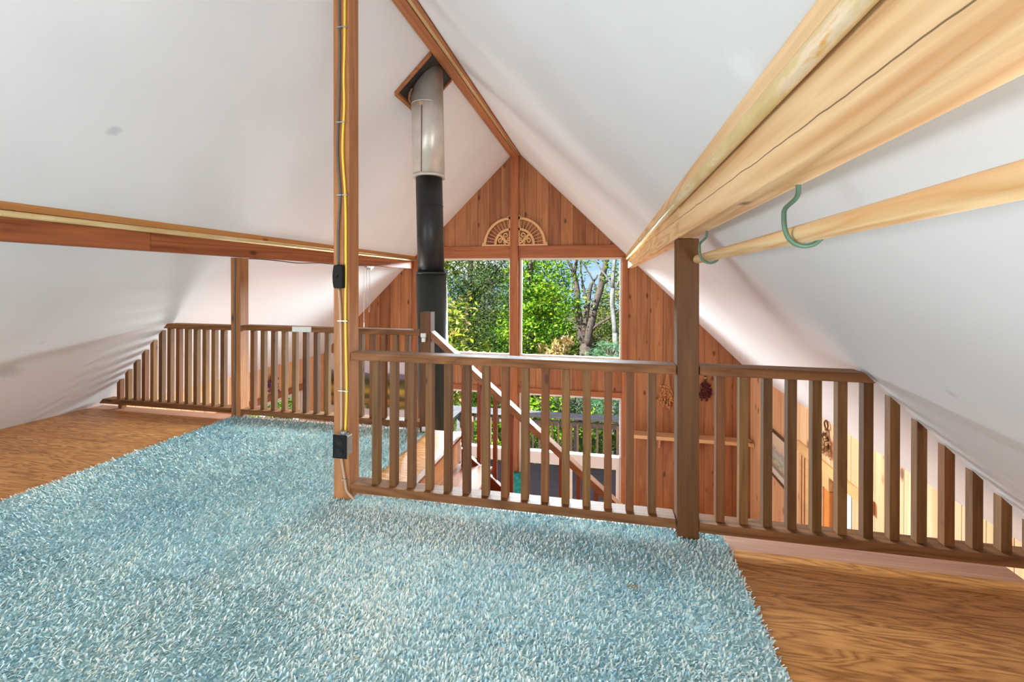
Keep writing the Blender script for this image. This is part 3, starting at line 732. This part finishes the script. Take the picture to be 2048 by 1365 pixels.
def bunch(name, top, spread, length, normal, stem, head, label, nst=26, hs=.016, loop=False):
    r = thing(name, label, 'dried flowers', top); s = MB(); h = MB(); tx = Vector((0, 1, 0)) if abs(normal[0]) > .5 else Vector((1, 0, 0)); nv = Vector(normal); T = Vector(top)
    for i in range(nst):
        a = R.uniform(-1, 1); ln = length * R.uniform(.55, 1.0); dep = R.uniform(.006, .07)
        e = T + tx * (a * spread * ln / length) + nv * dep + Vector((0, 0, -ln))
        s.tube([T + nv * .012 + tx * R.uniform(-.01, .01) + Vector((0, 0, .02)), T + tx * (a * spread * .25) + nv * dep * .7 + Vector((0, 0, -ln * .45)), e], [.0035, .003, .0025], 5)
        for k in range(5):
            c = e + Vector((R.gauss(0, .014), R.gauss(0, .010), R.uniform(-.03, .10)))
            c += nv * max(0, .012 - (c - T).dot(nv)); h.ball(c, hs * R.uniform(.5, 1.1), 6, 4, 1, 1, R.uniform(.8, 1.7))
    link('stems', s, MT[stem], r); link('flower_heads', h, MT[head], r)
    b = MB(); b.tube([T + nv * .014 + Vector((0, 0, -.012)), T + nv * .014 + Vector((0, 0, .006))], .014, 8); link('tie', b, MT['creamfl'], r)
    if loop:
        b = MB(); b.tube(along([T + nv * .01, T + nv * .012 - tx * .03 + Vector((0, 0, .05)), T + nv * .012 + Vector((0, 0, .085)), T + nv * .012 + tx * .03 + Vector((0, 0, .05)), T + nv * .01]), .006, 6); link('hanging_loop', b, MT['stalk'], r)
bunch('dried_flower_bunch', (.79, YG - .002, -.13), .13, .43, (0, -1, 0), 'straw', 'straw', 'large straw-coloured dried flower bunch on the gable wall left of the right-hand post', 60, .0115)
bunch('dried_flower_bunch', (1.245, YG - .002, -.165), .075, .27, (0, -1, 0), 'stalk', 'wine', 'small wine-red dried flower bunch on the gable wall above the shelf', 34, .013)
bunch('dried_flower_bunch', (KR - .002, 4.10, -.16), .09, .20, (-1, 0, 0), 'stalk', 'creamfl', 'dried bunch with a hanging loop on the right side wall above the door', 26, .012, True)
bunch('dried_flower_bunch', (KL + .002, 4.98, -.19), .10, .18, (1, 0, 0), 'wine', 'purple', 'dried bunch with purple flowers on the left side wall above the window', 16, .013)

# framed seascape on the right side wall
def sea_mat():
    m, nt, bs, out = new_mat('seascape_print'); g = G(nt); ob = g.n('TexCoord').outputs['Object']
    z = g.n('SeparateXYZ', {0: ob}).outputs[2]; no = g.n('TexNoise', {0: g.scale(ob, 9, 9, 26), 'Scale': 1, 'Detail': 5, 'Distortion': .6}).outputs[0]
    t = g.math('ADD', g.math('MULTIPLY', z, 2.6), g.math('MULTIPLY', g.math('SUBTRACT', no, .5), .45))
    g.set(bs.inputs['Base Color'], g.ramp(t, [(.05, (96, 92, 76)), (.16, (206, 194, 158)), (.3, (120, 128, 112)), (.42, (214, 206, 178)), (.52, (140, 176, 164)), (.62, (206, 208, 196)), (.74, (170, 172, 172)), (.86, (230, 208, 176)), (1, (240, 220, 190))]))
    bs.inputs['Roughness'].default_value = .3; return m
pf = thing('framed_picture', 'framed seascape print hanging on the right side wall', 'picture', (KR, 5.1, -1.02))
b = MB(); ya, yb, za, zb, w = 4.76, 5.44, -1.02, -.535, .02
b.box(KR - .025, KR - .002, ya, ya + w, za, zb); b.box(KR - .025, KR - .002, yb - w, yb, za, zb); b.box(KR - .025, KR - .002, ya + w, yb - w, zb - w, zb); b.box(KR - .025, KR - .002, ya + w, yb - w, za, za + w)
link('frame', b, plain('dark_brown_frame', (96, 62, 42), .4), pf, .002)
b = MB(); b.box(KR - .012, KR - .004, ya + w, yb - w, za + w, zb - w); link('mat_board', b, MT['cream'], pf)
b = MB(); b.box(KR - .015, KR - .0122, ya + .06, yb - .06, za + .085, zb - .065); link('print', b, sea_mat(), pf)

# landscape poster on the gable wall below the left side
def land_mat():
    m, nt, bs, out = new_mat('landscape_print'); g = G(nt); ob = g.n('TexCoord').outputs['Object']
    z = g.n('SeparateXYZ', {0: ob}).outputs[2]
    no = g.n('TexNoise', {0: g.scale(ob, 3, 3, 14), 'Scale': 1, 'Detail': 5, 'Distortion': .5}).outputs[0]
    hill = g.n('TexNoise', {0: g.scale(ob, 2.2, 2.2, .1), 'Scale': 1, 'Detail': 3}).outputs[0]
    t = g.math('ADD', z, g.math('ADD', g.math('MULTIPLY', g.math('SUBTRACT', no, .5), .18), g.math('MULTIPLY', g.math('SUBTRACT', hill, .5), .14)))
    g.set(bs.inputs['Base Color'], g.ramp(t, [(.02, (70, 66, 42)), (.08, (120, 98, 52)), (.16, (216, 218, 220)), (.24, (216, 216, 214)), (.27, (96, 92, 44)), (.36, (170, 138, 66)), (.42, (60, 62, 38)),
        (.5, (196, 168, 70)), (.56, (128, 124, 56)), (.63, (58, 66, 44)), (.69, (96, 110, 66)), (.715, (110, 96, 130)), (.77, (140, 136, 168)), (.79, (214, 220, 232)), (1, (226, 230, 238))]))
    bs.inputs['Roughness'].default_value = .4; return m
lp = MB(); lp.box(-4.07, -2.80, YG - .012, YG - .001, -1.09, -.05)
tag(link('landscape_poster', lp, land_mat(), None, base=(-3.4, YG, -1.09)), 'large landscape poster of hills and yellow fields on the gable wall', 'poster')

# teal cushion on the sill by the middle post
b = MB(); n, m = 28, 10
pts = []
for i in range(m + 1):
    z = -2.096 + .54 * i / m; e = math.sin(math.pi * min(1, max(.0, .08 + .84 * i / m))) ** .35
    for k in range(n):
        a = 2 * math.pi * k / n; wv = 1 + .05 * math.sin(5 * a + i * .3) + .03 * math.sin(11 * a)
        pts.append((-1.16 + .115 * e * wv * math.cos(a), YG - .115 + .07 * e * wv * math.sin(a), z + .012 * math.sin(3 * a)))
fs = [(i * n + k, i * n + (k + 1) % n, (i + 1) * n + (k + 1) % n, (i + 1) * n + k) for i in range(m) for k in range(n)] + [tuple(range(n))[::-1], tuple(m * n + k for k in range(n))]
b.add(pts, fs)
tag(link('cushion', b, MT['teal'], None, smooth=True, base=(-1.16, YG - .115, -2.096)), 'teal cushion standing on the window sill against the gable post', 'cushion')

# ------------------------------------------------------------------ outdoors: deck
dk = MB(); dk.box(-3.2, 3.0, YG + .36, 8.62, -2.6, -2.5); struct('deck_floor', dk, MT['deckwood'], label='weathered deck boards outside')
gr = MB(); gr.box(-60, 60, YG + .4, 90, -4.6, -4.4); gr.box(-60, KL - .3, -30, YG + .4, -4.6, -4.4); gr.box(KR + .3, 60, -30, YG + .4, -4.6, -4.4); struct('ground', gr, MT['ground'])
dr = thing('deck_railing', 'weathered grey deck railing across the front of the deck', 'railing', (-.5, 8.72, -2.5))
b = MB(); b.box(-2.98, 2.9, 8.58, 8.73, -1.585, -1.548); link('cap_board', b, MT['deckrail'], dr, .003)
b = MB(); b.box(-2.98, 2.9, 8.74, 8.90, -1.585, -1.548); link('cap_board', b, MT['deckrail'], dr, .003)
b = MB(); b.box(-2.98, 2.9, 8.70, 8.74, -1.76, -1.66); link('upper_rail', b, MT['deckrail'], dr, .003)
b = MB(); b.box(-2.98, 2.9, 8.70, 8.74, -2.46, -2.38); link('lower_rail', b, MT['deckrail'], dr, .003)
pb = None
for k in range(34):
    x = -2.86 + .1235 * k
    if pb is None:
        m = MB(); m.box(x - .019, x + .019, 8.665, 8.699, -2.48, -1.67); pb = link('baluster', m, MT['deckbal'], dr, base=(x, 8.68, -2.48)); lx = pb.location.copy()
    else:
        o = pb.copy(); COL.objects.link(o); o.parent = dr; o.location = lx + Vector((.1235 * k, 0, 0))
for x in (-2.93, -.55, 1.8):
    m = MB(); m.box(x - .045, x + .045, 8.742, 8.83, -2.7, -1.586); link('railing_post', m, MT['deckrail'], dr, .004)
dl = thing('deck_railing', 'weathered deck railing running back to the house on the left', 'railing', (-3.0, 7.5, -2.5))
for xa in (-3.13, -2.97): b = MB(); b.box(xa, xa + .15, 6.5, 8.575 if xa > -3 else 8.9, -1.585, -1.548); link('cap_board', b, MT['deckrail'], dl, .003)
b = MB(); b.box(-3.02, -2.985, 6.5, 8.57, -1.76, -1.66); link('upper_rail', b, MT['deckrail'], dl, .003)
b = MB(); b.box(-3.02, -2.985, 6.5, 8.57, -2.46, -2.38); link('lower_rail', b, MT['deckrail'], dl, .003)
pb = None
for k in range(16):
    if pb is None:
        m = MB(); m.box(-2.984, -2.95, 6.60, 6.638, -2.48, -1.67); pb = link('baluster', m, MT['deckbal'], dl, base=(-2.967, 6.6, -2.48)); lx = pb.location.copy()
    else:
        o = pb.copy(); COL.objects.link(o); o.parent = dl; o.location = lx + Vector((0, .1235 * k, 0))

# ------------------------------------------------------------------ outdoors: trees
def leaf_mat(name, stops, trans=.35): return tint_mat(name, stops, .55, trans, .3)
LM = {
 'maple':   leaf_mat('pink_green_maple_leaves', [(0, (34, 66, 12)), (.35, (86, 120, 24)), (.6, (156, 172, 54)), (.8, (212, 190, 136)), (1, (220, 178, 150))]),
 'dark':    leaf_mat('dark_evergreen_needles', [(0, (22, 44, 22)), (.5, (60, 92, 42)), (1, (124, 144, 66))]),
 'bright':  leaf_mat('bright_green_leaves', [(0, (34, 72, 10)), (.5, (92, 142, 24)), (.85, (156, 182, 40)), (1, (200, 196, 70))]),
 'olive':   leaf_mat('olive_leaves', [(0, (44, 60, 22)), (.5, (104, 112, 38)), (1, (166, 158, 70))]),
 'sumac':   leaf_mat('pale_sumac_leaves', [(0, (48, 62, 20)), (.4, (130, 122, 54)), (.7, (196, 164, 130)), (1, (214, 190, 170))]),
 'pine':    leaf_mat('blue_green_pine_needles', [(0, (50, 96, 70)), (.5, (98, 150, 112)), (1, (160, 196, 146))]),
 'shrub':   leaf_mat('yellow_green_shrub_leaves', [(0, (24, 58, 12)), (.5, (88, 132, 22)), (.85, (168, 184, 40)), (1, (214, 200, 60))]),
}
def crown(parent, lm, blobs, n, size, aspect=.55, needle=False, droop=.2, clump=.30, seed=0):
    rg = np.random.default_rng(seed + 100)
    vol = np.array([b[3] * b[4] * b[5] for b in blobs]); cnt = (vol / vol.sum() * n).astype(int)
    C = []
    for b, c in zip(blobs, cnt):
        nc = max(6, c // 26)
        u = rg.normal(size=(nc, 3)); u /= np.linalg.norm(u, axis=1)[:, None]; rr = rg.random((nc, 1)) ** (1 / 2.2)
        cc = np.array(b[:3]) + u * rr * np.array(b[3:6])
        idx = rg.integers(0, nc, c)
        C.append(cc[idx] + rg.normal(size=(c, 3)) * clump * min(b[3:6]) * np.array([1, 1, .55]))
    P = np.concatenate(C); n = len(P)
    a = rg.uniform(0, 6.283, n); pit = rg.normal(-droop, .45, n)
    d = np.stack([np.cos(a) * np.cos(pit), np.sin(a) * np.cos(pit), np.sin(pit)], 1)
    up = np.array([0, 0, 1.0]) + rg.normal(0, .55, (n, 3)); s = np.cross(d, up); s /= np.linalg.norm(s, axis=1)[:, None] + 1e-6
    nm = np.cross(s, d); L = size * rg.uniform(.65, 1.35, n)[:, None]; W = L * aspect * .5
    V = np.stack([P - d * L * .5, P + s * W - d * L * .08 + nm * W * .35, P + d * L * .5, P - s * W - d * L * .08 + nm * W * .35], 1)
    F = np.arange(n * 4).reshape(n, 4)
    tint = np.clip(rg.normal(.5, .2, n) + .12 * np.sin(P[:, 0] * 3) * np.sin(P[:, 2] * 2.6), 0, 1)
    off = np.array(origin_of(parent))
    me = bpy.data.meshes.new('crown'); me.vertices.add(n * 4); me.vertices.foreach_set('co', (V.reshape(-1, 3) - off).astype(np.float32).ravel())
    me.loops.add(n * 4); me.loops.foreach_set('vertex_index', F.ravel().astype(np.int32))
    me.polygons.add(n); me.polygons.foreach_set('loop_start', np.arange(0, n * 4, 4, dtype=np.int32)); me.update(calc_edges=True)
    me.attributes.new('tint', 'FLOAT', 'POINT').data.foreach_set('value', np.repeat(tint, 4).astype(np.float32))
    me.materials.append(lm)
    o = bpy.data.objects.new('crown', me); COL.objects.link(o); o.parent = parent
    return o
def limb(b, p, q, r0, r1, bend=.1, n=6):
    p, q = Vector(p), Vector(q); L = (q - p).length; ph = R.uniform(0, 6); pts = []
    for i in range(n + 1):
        t = i / n; w = math.sin(t * math.pi) * bend * L
        pts.append(p.lerp(q, t) + Vector((math.cos(ph + t * 2), math.sin(ph + t * 2), .3 * math.sin(t * 5))) * w)
    b.tube(pts, [r0 + (r1 - r0) * i / n for i in range(n + 1)], 7); return pts
def tree(name, label, x, y, h, r, lm, blobs, n, size, bark='bark', zb=-4.4, seed=0, group='trees behind the house', limbs=None, **kw):
    t = thing(name, label, 'shrub' if 'shrub' in name else 'tree', (x, y, zb), group)
    b = MB()
    if limbs:
        for (p, q, r0, r1) in limbs: limb(b, p, q, r0, r1, .04)
    else:
        limb(b, (x, y, zb), (x + R.uniform(-.2, .2), y, zb + h), r, r * .3, .03)
        for bl in blobs:
            for k in range(4):
                e = (bl[0] + R.uniform(-.6, .6) * bl[3], bl[1] + R.uniform(-.6, .6) * bl[4], bl[2] + R.uniform(-.1, .7) * bl[5])
                limb(b, (x, y, min(zb + h * .9, max(zb + .3, bl[2] - bl[5] * .5))), e, r * .35, r * .08, .08)
    link('trunk', b, MT[bark], t, smooth=True)
    crown(t, lm, blobs, n, size, seed=seed, **kw)
    return t

tree('maple_tree', 'sunlit maple with pinkish and yellow leaves close outside the left window', -4.3, 10.2, 4.6, .07, LM['maple'],
     [(-3.75, 10.0, 1.4, .42, .7, .8), (-3.55, 9.8, .2, .62, .7, .75), (-3.3, 9.7, -.7, .75, .7, .6), (-3.9, 10.1, -1.7, .9, .8, .7), (-4.6, 10.4, .2, .9, .8, 1.6)], 5200, .135, seed=1, clump=.22)
tree('evergreen_tree', 'dark evergreen tree filling the left window behind the maple', -4.7, 15.2, 8.5, .16, LM['dark'],
     [(-4.7, 15.2, 2.3, 1.0, 1.1, 1.2), (-4.4, 15.0, .9, 1.5, 1.3, 1.1), (-4.5, 15, -.8, 1.8, 1.5, 1.3), (-4.4, 14.9, -2.6, 1.9, 1.6, 1.4), (-3.5, 15, 1.3, .9, .9, 1.6)], 17000, .13, seed=2, aspect=.32, droop=.35)
tree('maple_tree', 'bright green tree in the left half of the right window', -2.2, 13.6, 6.4, .09, LM['bright'],
     [(-2.35, 13.6, 1.0, .75, .9, .65), (-1.75, 13.4, .5, .95, .9, .7), (-2.1, 13.5, -.4, 1.2, 1.0, .7), (-1.4, 13.3, -.7, .85, .9, .6), (-1.9, 13.5, -1.7, 1.4, 1.1, .8), (-2.5, 13.8, 1.95, .5, .6, .6)], 8500, .115, seed=3, clump=.20)
tree('multi_trunk_tree', 'dark multi-trunked tree on the right side of the right window', -.56, 13.2, 7.0, .1, LM['bright'],
     [(-1.1, 13.2, 1.6, .6, .6, .5), (-.2, 13.1, 1.9, .6, .6, .4), (.25, 13.0, 1.3, .4, .5, .45), (-.95, 12.9, .35, .5, .5, .5), (-.2, 13.6, .5, .5, .4, .5), (.15, 13.7, -.35, .5, .4, .5), (-1.0, 13.6, -.6, .4, .4, .4), (-.3, 13.3, 2.8, 1.4, 1.0, .7)], 4800, .09, seed=4, clump=.32,
     limbs=[((-.58, 13.2, -4.4), (-.56, 13.2, -.75), .19, .17), ((-.6, 13.2, -.85), (-.80, 13.2, .25), .12, .10), ((-.80, 13.2, .22), (-.92, 13.25, 1.35), .10, .065), ((-.92, 13.25, 1.3), (-1.28, 13.3, 1.95), .05, .02), ((-.90, 13.2, 1.2), (-.72, 13.1, 2.3), .055, .025),
            ((-.6, 13.2, -.85), (-.52, 13.1, .35), .085, .075), ((-.52, 13.1, .32), (-.40, 13.1, 1.0), .07, .05), ((-.52, 13.1, .4), (-.72, 13.2, 1.6), .045, .02), ((-.40, 13.1, .95), (-.22, 13.1, 1.25), .04, .02),
            ((-.5, 13.15, -.8), (-.33, 13.0, .3), .115, .105), ((-.33, 13.0, .26), (-.08, 13.0, 1.25), .105, .085), ((-.08, 13, 1.2), (.10, 13, 2.6), .085, .05), ((-.1, 13, 1.0), (.35, 12.9, 1.25), .05, .02), ((-.45, 13, -.35), (.30, 12.9, .15), .05, .03), ((.30, 12.9, .13), (.5, 12.8, .5), .03, .015), ((-.2, 13, .7), (-.75, 12.9, 1.75), .03, .012)])
tree('birch_tree', 'pale barked tree at the right edge of the right window', .22, 11.2, 7.2, .075, LM['bright'],
     [(.15, 11.2, 2.6, .7, .6, .4), (.45, 11.2, 1.3, .25, .4, .3)], 500, .075, bark='palebark', seed=5, clump=.3,
     limbs=[((.26, 11.2, -4.4), (.22, 11.2, -.2), .075, .065), ((.22, 11.2, -.22), (.17, 11.2, .9), .065, .055), ((.17, 11.2, .88), (.23, 11.2, 2.4), .05, .035), ((.18, 11.2, .95), (-.35, 11.1, 1.75), .028, .012), ((.19, 11.2, .8), (.45, 11.2, 1.3), .028, .014)])
tree('pine_tree', 'blue-green pine bough low in the right window beside the pale trunk', .1, 9.9, 4.2, .06, LM['pine'],
     [(.05, 9.9, -.42, .42, .35, .15), (-.15, 9.8, -.56, .36, .35, .12), (.30, 9.9, -.62, .35, .35, .16), (.12, 9.8, -.30, .30, .3, .10), (-.05, 9.9, -1.5, .55, .5, .5), (.35, 9.9, -1.2, .5, .45, .4)], 9000, .085, aspect=.10, seed=6, droop=0, clump=.35)
tree('sumac_tree', 'pale pinkish drooping foliage at the bottom of the right window', -1.15, 10.2, 3.6, .04, LM['sumac'],
     [(-1.35, 10.1, -.62, .32, .4, .2), (-.95, 10.1, -.45, .30, .4, .24), (-.80, 10.2, -.75, .28, .35, .22), (-1.75, 10.2, -.80, .25, .35, .16)], 520, .17, aspect=.3, seed=7, droop=.7, clump=.34)
for k, (lab, x, y, zc, rx, rz, lm, n, s) in enumerate([
    ('olive-green thicket behind the pale trunk', .9, 20, -.9, 2.4, 2.1, 'olive', 14000, .14),
    ('tall bushy tree far behind the middle post', -3.2, 21, -.1, 1.9, 2.3, 'bright', 11000, .16),
    ('tall dark tree far behind the stove pipe', -9.5, 20, .2, 2.4, 3.0, 'dark', 9000, .16),
    ('leafy tree far behind the evergreen', -6.6, 22, -.2, 2.0, 2.3, 'olive', 8000, .16),
    ('small tree between the evergreen and the bright tree', -3.0, 17.5, -1.0, 1.2, 2.0, 'bright', 6500, .12)]):
    tree('woodland_tree', lab, x, y, 5.0, .12, LM[lm], [(x, y, zc, rx, 1.2, rz), (x - rx * .4, y, zc - 1.6, rx * 1.1, 1.2, 1.4), (x + rx * .4, y, zc + rz * .45, rx * .55, .9, rz * .5)], n, s, seed=20 + k, clump=.22)
for k, (lab, x, y, zc, rx, rz, lm, n, s) in enumerate([
    ('yellow-green shrub behind the deck railing on the right', .15, 9.75, -2.45, .85, .85, 'shrub', 3200, .11),
    ('leafy shrub behind the deck railing under the middle post', -1.3, 10.0, -2.2, .9, .95, 'bright', 3200, .11),
    ('leafy shrub behind the corner of the deck railing', -2.6, 10.3, -2.2, .85, 1.0, 'shrub', 3200, .12),
    ('green shrub outside the left side window', -7.6, 8.9, -2.2, 1.3, 1.4, 'shrub', 4200, .13)]):
    tree('leafy_shrub', lab, x, y, 1.6, .03, LM[lm], [(x, y, zc, rx, .6, rz), (x, y, zc - .9, rx * 1.1, .7, .8)], n, s, seed=40 + k, group='shrubs behind the deck', clump=.25)

# ------------------------------------------------------------------ light
W = bpy.data.worlds.new('sky'); SC.world = W; W.use_nodes = True; nt = W.node_tree; g = G(nt)
for nd in list(nt.nodes): nt.nodes.remove(nd)
wo = g.n('OutputWorld'); bg = g.n('Background')
dirz = g.n('SeparateXYZ', {0: g.n('TexCoord').outputs['Generated']}).outputs[2]
cl = g.n('TexNoise', {0: g.scale(g.n('TexCoord').outputs['Generated'], 3, 3, 9), 'Scale': 1, 'Detail': 4}).outputs[0]
sky = g.ramp(dirz, [(0.0, (176, 208, 246)), (.12, (136, 182, 246)), (.5, (120, 166, 230)), (1, (110, 150, 220))])
sky = g.mix(g.ramp(cl, [(.52, (0, 0, 0)), (.66, (255, 255, 255))]), sky, (1.0, 1.0, 1.0, 1))
g.set(bg.inputs[0], sky)
g.set(bg.inputs[1], .62)
nt.links.new(bg.outputs[0], wo.inputs[0])

def lamp(name, kind, loc, energy, size=None, rot=None, color=(1, 1, 1), sizey=None):
    d = bpy.data.lights.new(name, kind); d.energy = energy; d.color = color
    if kind == 'AREA':
        d.size = size
        if sizey: d.shape = 'RECTANGLE'; d.size_y = sizey
    elif kind == 'SUN': d.angle = math.radians(.6)
    else: d.shadow_soft_size = size or .1
    o = bpy.data.objects.new(name, d); COL.objects.link(o); o.location = loc
    if rot is not None: o.rotation_euler = rot
    return o
def aim(o, tgt): o.rotation_euler = (Vector(tgt) - o.location).to_track_quat('-Z', 'Y').to_euler()
s = lamp('sun', 'SUN', (-20, -14, 22), 9.0, color=(1, .95, .86)); aim(s, (0, 8, 0))
COOL = (.80, .95, 1.08)
# added fill panel outside, above the window view, standing in for bright sky
a = lamp('front_fill_panel', 'AREA', (-1.6, 9.15, 2.25), 1750, 7.5, sizey=1.25, color=(.86, .96, 1.04)); aim(a, (-1.4, 2.0, .7)); a.data.spread = math.radians(110)
# added weak fill panel just inside the unseen back window
a = lamp('back_fill_panel', 'AREA', (XR, YB + .02, .1), 8, 3.4, sizey=2.0, color=COOL); aim(a, (XR, 2.0, 1.0))
# added panel behind the camera, brightens the ceiling; no fixture there
a = lamp('loft_ceiling_fill', 'AREA', (-1.2, -.75, .16), 7, 5.0, sizey=1.9, color=COOL); aim(a, (-1.2, -.55, 3)); a.data.spread = math.radians(140)
for sgn, en in ((-1, 26), (1, 25)):  # pair of added side panels without fixtures, aimed inwards at the slopes
    a = lamp('loft_side_fill', 'AREA', (XR + sgn * 1.95, -.85, .50), en, 1.7, sizey=.7, color=(.89, .97, 1.04)); aim(a, (XR - sgn * 1.2, .25, 1.25)); a.data.spread = math.radians(150)
# added hidden fill at lower left, aimed at the right railing
a = lamp('low_left_fill', 'AREA', (-3.3, 3.75, -.95), 20, .9, sizey=.5, color=(1, .98, .95)); aim(a, (1.0, 2.1, .3))
# added unseen panel below loft level, brightens the white ceiling from beneath
a = lamp('low_ceiling_fill', 'AREA', (-1.2, 4.5, -1.95), 13, 4.6, sizey=1.8, color=(.64, .90, 1.2)); aim(a, (-1.2, 4.4, 2))

# ------------------------------------------------------------------ camera
f, psi, rol, cy = 895.0, .2062, .0040, 563.19
cam = bpy.data.cameras.new('camera'); cam.sensor_width = 36; cam.lens = f * 36 / 2048; cam.shift_y = -(682.5 - cy) / 2048; cam.clip_start = .02
co = bpy.data.objects.new('camera', cam); COL.objects.link(co)
rt = Vector((math.cos(psi), math.sin(psi), 0)); fw = Vector((-math.sin(psi), math.cos(psi), 0)); up = Vector((0, 0, 1))
r2 = rt * math.cos(rol) + up * math.sin(rol); u2 = -rt * math.sin(rol) + up * math.cos(rol)
co.matrix_world = Matrix(((r2.x, u2.x, -fw.x, 0), (r2.y, u2.y, -fw.y, 0), (r2.z, u2.z, -fw.z, 1.05), (0, 0, 0, 1)))
SC.camera = co

SC.view_settings.view_transform = 'Standard'; SC.view_settings.look = 'None'; SC.view_settings.gamma = 1; SC.view_settings.use_curve_mapping = False
SC.view_settings.exposure = 1.05
cy_ = SC.cycles
cy_.use_denoising = True; cy_.adaptive_threshold = .02; cy_.max_bounces = 8; cy_.diffuse_bounces = 5; cy_.transparent_max_bounces = 16; cy_.sample_clamp_indirect = 6
cy_.caustics_reflective = False; cy_.caustics_refractive = False
